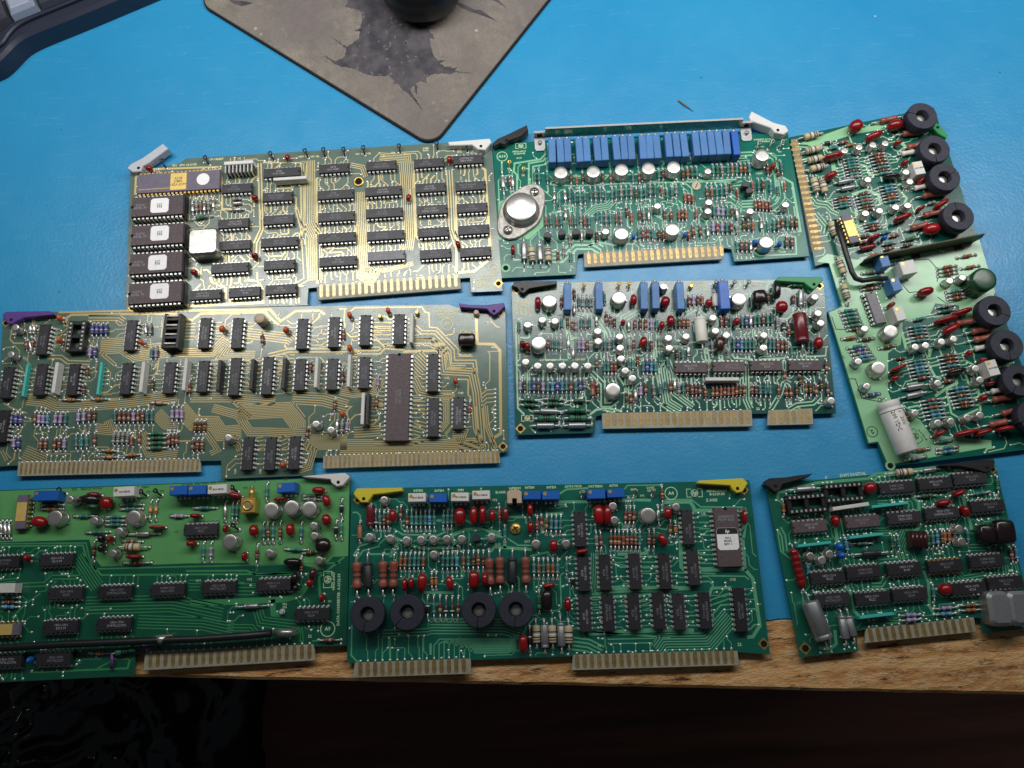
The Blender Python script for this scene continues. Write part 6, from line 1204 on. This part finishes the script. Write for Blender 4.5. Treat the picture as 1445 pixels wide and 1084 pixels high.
b.bus([(195, 955), (197, 830)], 1, 1, .45); b.bus([(240, 955), (238, 830)], 1, 1, .45); b.bus([(403, 945), (403, 830)], 1, 1, .45); b.bus([(443, 860), (443, 918)], 1, 1, 1.2)
b.r(15)
for x, y, n in ((140, 277, 14), (158, 502, 14), (165, 707, 14), (268, 497, 14), (283, 702, 14), (420, 492, 14), (415, 697, 14), (572, 492, 14), (542, 692, 14), (690, 267, 14), (645, 697, 14), (718, 472, 14), (778, 692, 14), (958, 687, 18)): b.ic(x, y, n, 'v')
c, p, an, z = b.ic(893, 317, 24, 'v', 'brown', False); sticker(b, c, z, 1.0, -.2, 11.5, 11.8, '1816\n80005\nREV 1', 90, True); b.add('marking', text_mesh('SIGNETICS\nPROM 8223', 'grey_ink'), -10, 0, z + .03, math.pi / 2, c, 1.8 * MM)
b.tbox(222, 98, 'trim_deep', 9.8, 5.2); b.tbox(322, 93, 'trim_deep', 9.6, 4.8)
for x, y in ((152, 112), (420, 106), (510, 104)): b.tp(x, y, 85, 'steel_dark', 2.6)
for x, y, w, h, a in ((235, 205, 56, 106, 4), (278, 205, 44, 104, 0), (585, 197, 44, 66, 0), (560, 333, 40, 72, 25), (150, 392, 70, 26, 10), (75, 662, 36, 72, 0), (975, 215, 26, 82, 0)): b.cap(x, y, w, h, a, 'red_cap', 7, 2.6)
b.cans((307, 160), (315, 232), (630, 165), (68, 352)); b.can(487, 207, 1)
b.row(372, 162, 368, 264, 3, 21, 0, 'r'); b.row(295, 282, 295, 390, 8, 21, 0, 'rrrorrrt'); b.row(490, 278, 490, 388, 2, 24, 0, 'rb'); b.ax(555, 55, 558, 155, 'r'); b.ax(597, 232, 597, 324, 'r'); b.ax(622, 236, 624, 318, 'd'); b.row(218, 286, 225, 392, 2, 24, 0, 'Gr'); b.ax(535, 158, 538, 264, 's'); b.ax(70, 424, 72, 524, 't'); b.ax(78, 738, 82, 890, 'w'); b.ax(38, 718, 46, 908, 'S', 1.1); b.ax(100, 500, 102, 580, 'k')
b.lever([(738, 42), (745, 30), (970, 18), (996, 42), (968, 88), (940, 94), (918, 78), (905, 56), (745, 46)], 'yellow_plastic', (942, 70)); b.hole(974, 78, 1.5); b.hole(1076, 862, 1.7)
b.badge('A4', 603, 95, 3.4); b.logo(722, 93, 8.5); b.text('08565-60004', 835, 82, 2.1); b.text('B-2129-53', 838, 99, 2.0); b.text('Z AXIS', 810, 130, 2.1); b.text('ASTIG MOD', 105, 60, 1.8); b.text('PATTERN', 218, 60, 1.8); b.text('ASTIG', 310, 56, 1.8); b.text('GND', 412, 76, 1.6); b.text('CONT\nGATE', 498, 74, 1.6); b.text('TP5', 455, 108, 1.6); b.text('U3', 768, 200, 2.0); b.text('U7', 495, 420, 1.8); b.text('U15', 918, 535, 1.9); b.text('22', 952, 866, 2.2); b.text('P2', 238, 872, 1.6); b.text('GND', 150, 90, 1.5)
for q, n, pi, w in (([(0, 140), (300, 136), (400, 128), (500, 130)], 1, 1, 1.6), ([(30, 100), (70, 75), (180, 68)], 1, 1, 1.0), ([(365, 75), (380, 55), (548, 52), (555, 70)], 1, 1, .7), ([(565, 140), (700, 138), (718, 165), (722, 182), (820, 182)], 1, 1, 2.0), ([(570, 128), (705, 126), (755, 164), (970, 166)], 1, 1, .8), ([(700, 360), (650, 340), (655, 470), (675, 490)], 1, 1, 2.0), ([(670, 488), (980, 482), (968, 325)], 1, 1, 1.8), ([(980, 482), (995, 500), (1020, 530), (1056, 770), (1020, 825), (990, 828)], 1, 1, 1.8), ([(760, 515), (980, 518), (1000, 535)], 1, 1, .7), ([(180, 580), (560, 580), (700, 578)], 1, 1, 2.2), ([(200, 615), (520, 598), (640, 598)], 2, 2.0, .9), ([(180, 810), (560, 790), (720, 795)], 1, 1, 2.2), ([(190, 800), (600, 830)], 1, 1, .9), ([(220, 400), (215, 560), (190, 590)], 5, 1.2, .55), ([(790, 640), (810, 578), (910, 576)], 1, 1, 1.5), ([(540, 900), (570, 858), (790, 855), (905, 720)], 8, 1.35, .62), ([(100, 860), (180, 870), (250, 905)], 4, 2.0, .9), ([(740, 430), (820, 430)], 5, 2.3, .6), ([(745, 260), (800, 258)], 4, 3.5, .6), ([(600, 500), (700, 500), (830, 505)], 1, 1, .7), ([(450, 460), (540, 460)], 4, 3.0, .6), ([(300, 420), (390, 430)], 3, 3.5, .6), ([(800, 640), (910, 600)], 3, 2.6, .7), ([(330, 660), (385, 640)], 4, 2.6, .6), ([(200, 650), (250, 650)], 4, 2.6, .6), ([(455, 680), (510, 660)], 4, 2.6, .6), ([(280, 850), (520, 845)], 2, 2.2, .6), ([(490, 265), (580, 280), (600, 240)], 1, 1, .7), ([(330, 405), (480, 400), (470, 370)], 1, 1, 1.6), ([(970, 330), (985, 260), (950, 290)], 1, 1, 1.6), ([(815, 686), (870, 686)], 2, 7.5, .6)): b.bus(q, n, pi, w)
b.fill((14, 150, 150), (14, 1110, 600), 24, 'trGbto', True, (7, 9.5), 0, 9); b.finish(1.0, .45, 160)

# ---- digital voltmeter board, bottom right
mat('black_tape', (22, 22, 24), .55, noise=.3, bump=.6, bscale=400)
b = Board('dark green digital voltmeter board with torn black levers, empty sockets and grey metal cans', ((1080.5, 683), (1404, 657)),
          pp(16, 18, 160, 16, 560, 108, 16, 900, 60, 16, 1192, 60, 16, 1396, 890, 16, 1132, 918, 16, 1118, 842, 16, 1090, 838, 16, 1078, 836) + pp(16, 532, 898, 16, 482, 906, 16, 492, 1008, 16, 196, 1040), 'dig', 'dig_trace', 'silk_green')
b.r(16); b.tongue([(532, 892), (524, 968), (1096, 910), (1082, 834)]); b.fingers((556, 928), (1058, 876), 14, 7.4, 2.3)
for x, y in ((232, 255), (420, 198)): socket(b, x, y, 'h', 16)
for x, y, n, st in ((690, 172, 16, ''), (885, 152, 14, ''), (1063, 127, 14, ''), (245, 372, 14, 'brown'), (515, 347, 14, 'brown'), (728, 327, 14, ''), (920, 302, 14, ''), (1152, 267, 14, ''), (337, 632, 14, ''), (520, 602, 14, ''), (728, 587, 14, ''), (938, 572, 14, 'ceramic'), (1150, 547, 14, ''), (360, 742, 14, ''), (565, 737, 14, ''), (757, 717, 14, ''), (1056, 687, 14, ''), (1242, 657, 14, '')): b.ic(x, y, n, 'h', st)
for x, y, L in ((655, 262, 190), (535, 420, 176), (270, 463, 174), (588, 828, 180)): b.sip(x, y, L, 'h', 'cyan_sip', 1.5, 5.5, .035)
b.sip(455, 270, 190, 'h', 'trim_white', 2.0, 6.5, .06)
for x, y, w, h, a in ((553, 176, 62, 62, 0), (375, 345, 42, 62, 12), (925, 252, 80, 36, 10), (1005, 202, 74, 30, 25), (1035, 295, 40, 64, 20), (935, 693, 66, 62, 0)): b.cap(x, y, w, h, a)
b.cap(395, 475, 40, 44, 0, 'blue_cap'); b.cap(405, 520, 40, 36, 0, 'blue_cap'); b.cap(1140, 410, 84, 96, 0, 'dark_cap', 8, 4.5); b.cap(1230, 400, 104, 128, 0, 'dark_cap', 9, 4.5)
b.cans((250, 525), (308, 545), (348, 515), (1008, 385), (1022, 450))
mb = MB(); mb.box(-4.4, 4.4, -4.4, 4.4, .5, 6.0, 'brown_cap', .8)
for i in range(4): mb.tube([(-3.3 + i * 2.2, -4.0, 6.0), (-3.3 + i * 2.2, 4.0, 6.0)], .8, 8, 'brown_cap')
mb.box(-4, -3.6, -4, 4, LEAD, .5, 'tin'); p = b.P(805, 436, 6.5); b.add('pulse_transformer', mb.mesh('pulse_transformer'), p[0], p[1], 0, -.1)
b.ax(146, 462, 206, 712, 'P'); b.ax(462, 515, 640, 505, 'K', .72)
b.ax(452, 462, 564, 458, 't'); b.row(425, 432, 432, 512, 1, 0, 0, 'y'); b.row(655, 413, 665, 502, 2, 32, 0, 'gt'); b.row(840, 398, 846, 492, 4, 24, -3, 'gtyb'); b.row(925, 388, 930, 464, 2, 22, 0, 'oo'); b.ax(782, 220, 890, 214, 'g'); b.ax(1052, 212, 1162, 196, 't'); b.ax(1190, 112, 1200, 212, 'g'); b.row(1260, 478, 1274, 564, 2, 24, -8, 'ry'); b.ax(865, 663, 876, 760, 't'); b.ax(876, 792, 994, 784, 'l'); b.ax(880, 822, 988, 814, 'y'); b.row(1006, 776, 1114, 770, 2, 0, 26, 'o'); b.row(702, 827, 808, 820, 2, 3, 25, 'l'); b.ax(328, 848, 346, 964, 't'); b.ax(228, 560, 236, 632, 'y'); b.ax(104, 236, 112, 326, 'o'); b.row(1040, 385, 1048, 460, 1, 0, 0, 't'); b.row(985, 420, 990, 470, 1, 0, 0, 'G')
b.ax(636, 106, 796, 92, 'w'); b.ax(792, 96, 904, 76, 'S', .65); b.ax(128, 192, 304, 176, 'S', .95)
b.ax(206, 705, 322, 1000, 'A'); b.ax(388, 796, 424, 976, 'C'); b.ax(424, 790, 470, 968, 'C', .9)
rr2 = lambda w, h, r: [(sx * (w / 2 - r) + r * math.cos(math.radians(t)), sy * (h / 2 - r) + r * math.sin(math.radians(t))) for sx, sy, t0 in ((1, 1, 0), (-1, 1, 90), (-1, -1, 180), (1, -1, 270)) for t in (t0, t0 + 22, t0 + 45, t0 + 68, t0 + 90)]
for x, y in ((1222, 792), (1328, 790)):
    mb = MB(); mb.prism(rr2(11.8, 17.5, 3.2), .4, 10.2, 'alu', 1.8); p = b.P(x, y, 10); b.add('metal_can', mb.mesh('metal_can'), p[0], p[1], 0, -.05)
b.lever([(14, 160), (24, 138), (42, 126), (120, 122), (180, 112), (262, 102), (236, 122), (180, 138), (108, 158), (92, 190), (66, 198), (40, 176)], 'black_tape', (70, 165), 5); b.lever([(900, 62), (960, 50), (1010, 48), (1100, 36), (1184, 28), (1192, 46), (1174, 90), (1140, 98), (1096, 84), (1010, 66)], 'black_tape', (1150, 72), 5); b.hole(48, 182, 1.5); b.hole(1176, 80, 1.4); b.hole(222, 994, 1.8)
b.text('DVM DIGITAL', 465, 108, 2.4, 1); b.text('08565-60001', 1028, 84, 2.1, 1); b.text('J2', 328, 122, 1.8)
for q, n, pi, w in (([(80, 230), (85, 200), (280, 150), (540, 128), (580, 105), (700, 92), (900, 70), (960, 110)], 1, 1, 1.6), ([(570, 140), (590, 115), (700, 110)], 1, 1, 1.4), ([(88, 380), (110, 420), (120, 500)], 2, 2, 1.0), ([(130, 330), (345, 280), (350, 340)], 1, 1, 1.2), ([(375, 380), (385, 440), (400, 560)], 1, 1, 1.8), ([(760, 210), (800, 250), (805, 370), (780, 400)], 1, 1, 1.8), ([(1025, 220), (1060, 340), (1070, 390)], 1, 1, 1.8), ([(825, 600), (850, 660), (855, 780), (880, 820)], 1, 1, 1.6), ([(420, 670), (460, 720), (470, 800), (500, 835)], 1, 1, 1.6), ([(560, 670), (610, 670), (640, 620)], 2, 1.8, .9), ([(290, 990), (350, 995), (380, 970), (372, 900)], 1, 1, 1.6), ([(560, 870), (760, 860)], 1, 1, .9), ([(560, 400), (640, 400), (700, 360)], 4, 1.3, .5), ([(640, 240), (590, 240)], 3, 1.6, .5), ([(900, 640), (870, 600), (840, 590)], 2, 1.6, .8), ([(950, 560), (1030, 640), (1140, 620)], 3, 1.5, .5), ([(740, 380), (700, 480), (720, 540)], 5, 1.2, .5), ([(520, 690), (650, 690)], 3, 1.6, .5), ([(1060, 480), (1140, 480)], 3, 1.6, .5), ([(1240, 570), (1250, 640)], 3, 1.4, .5)): b.bus(q, n, pi, w)
b.finish(1.0, .42, 160)
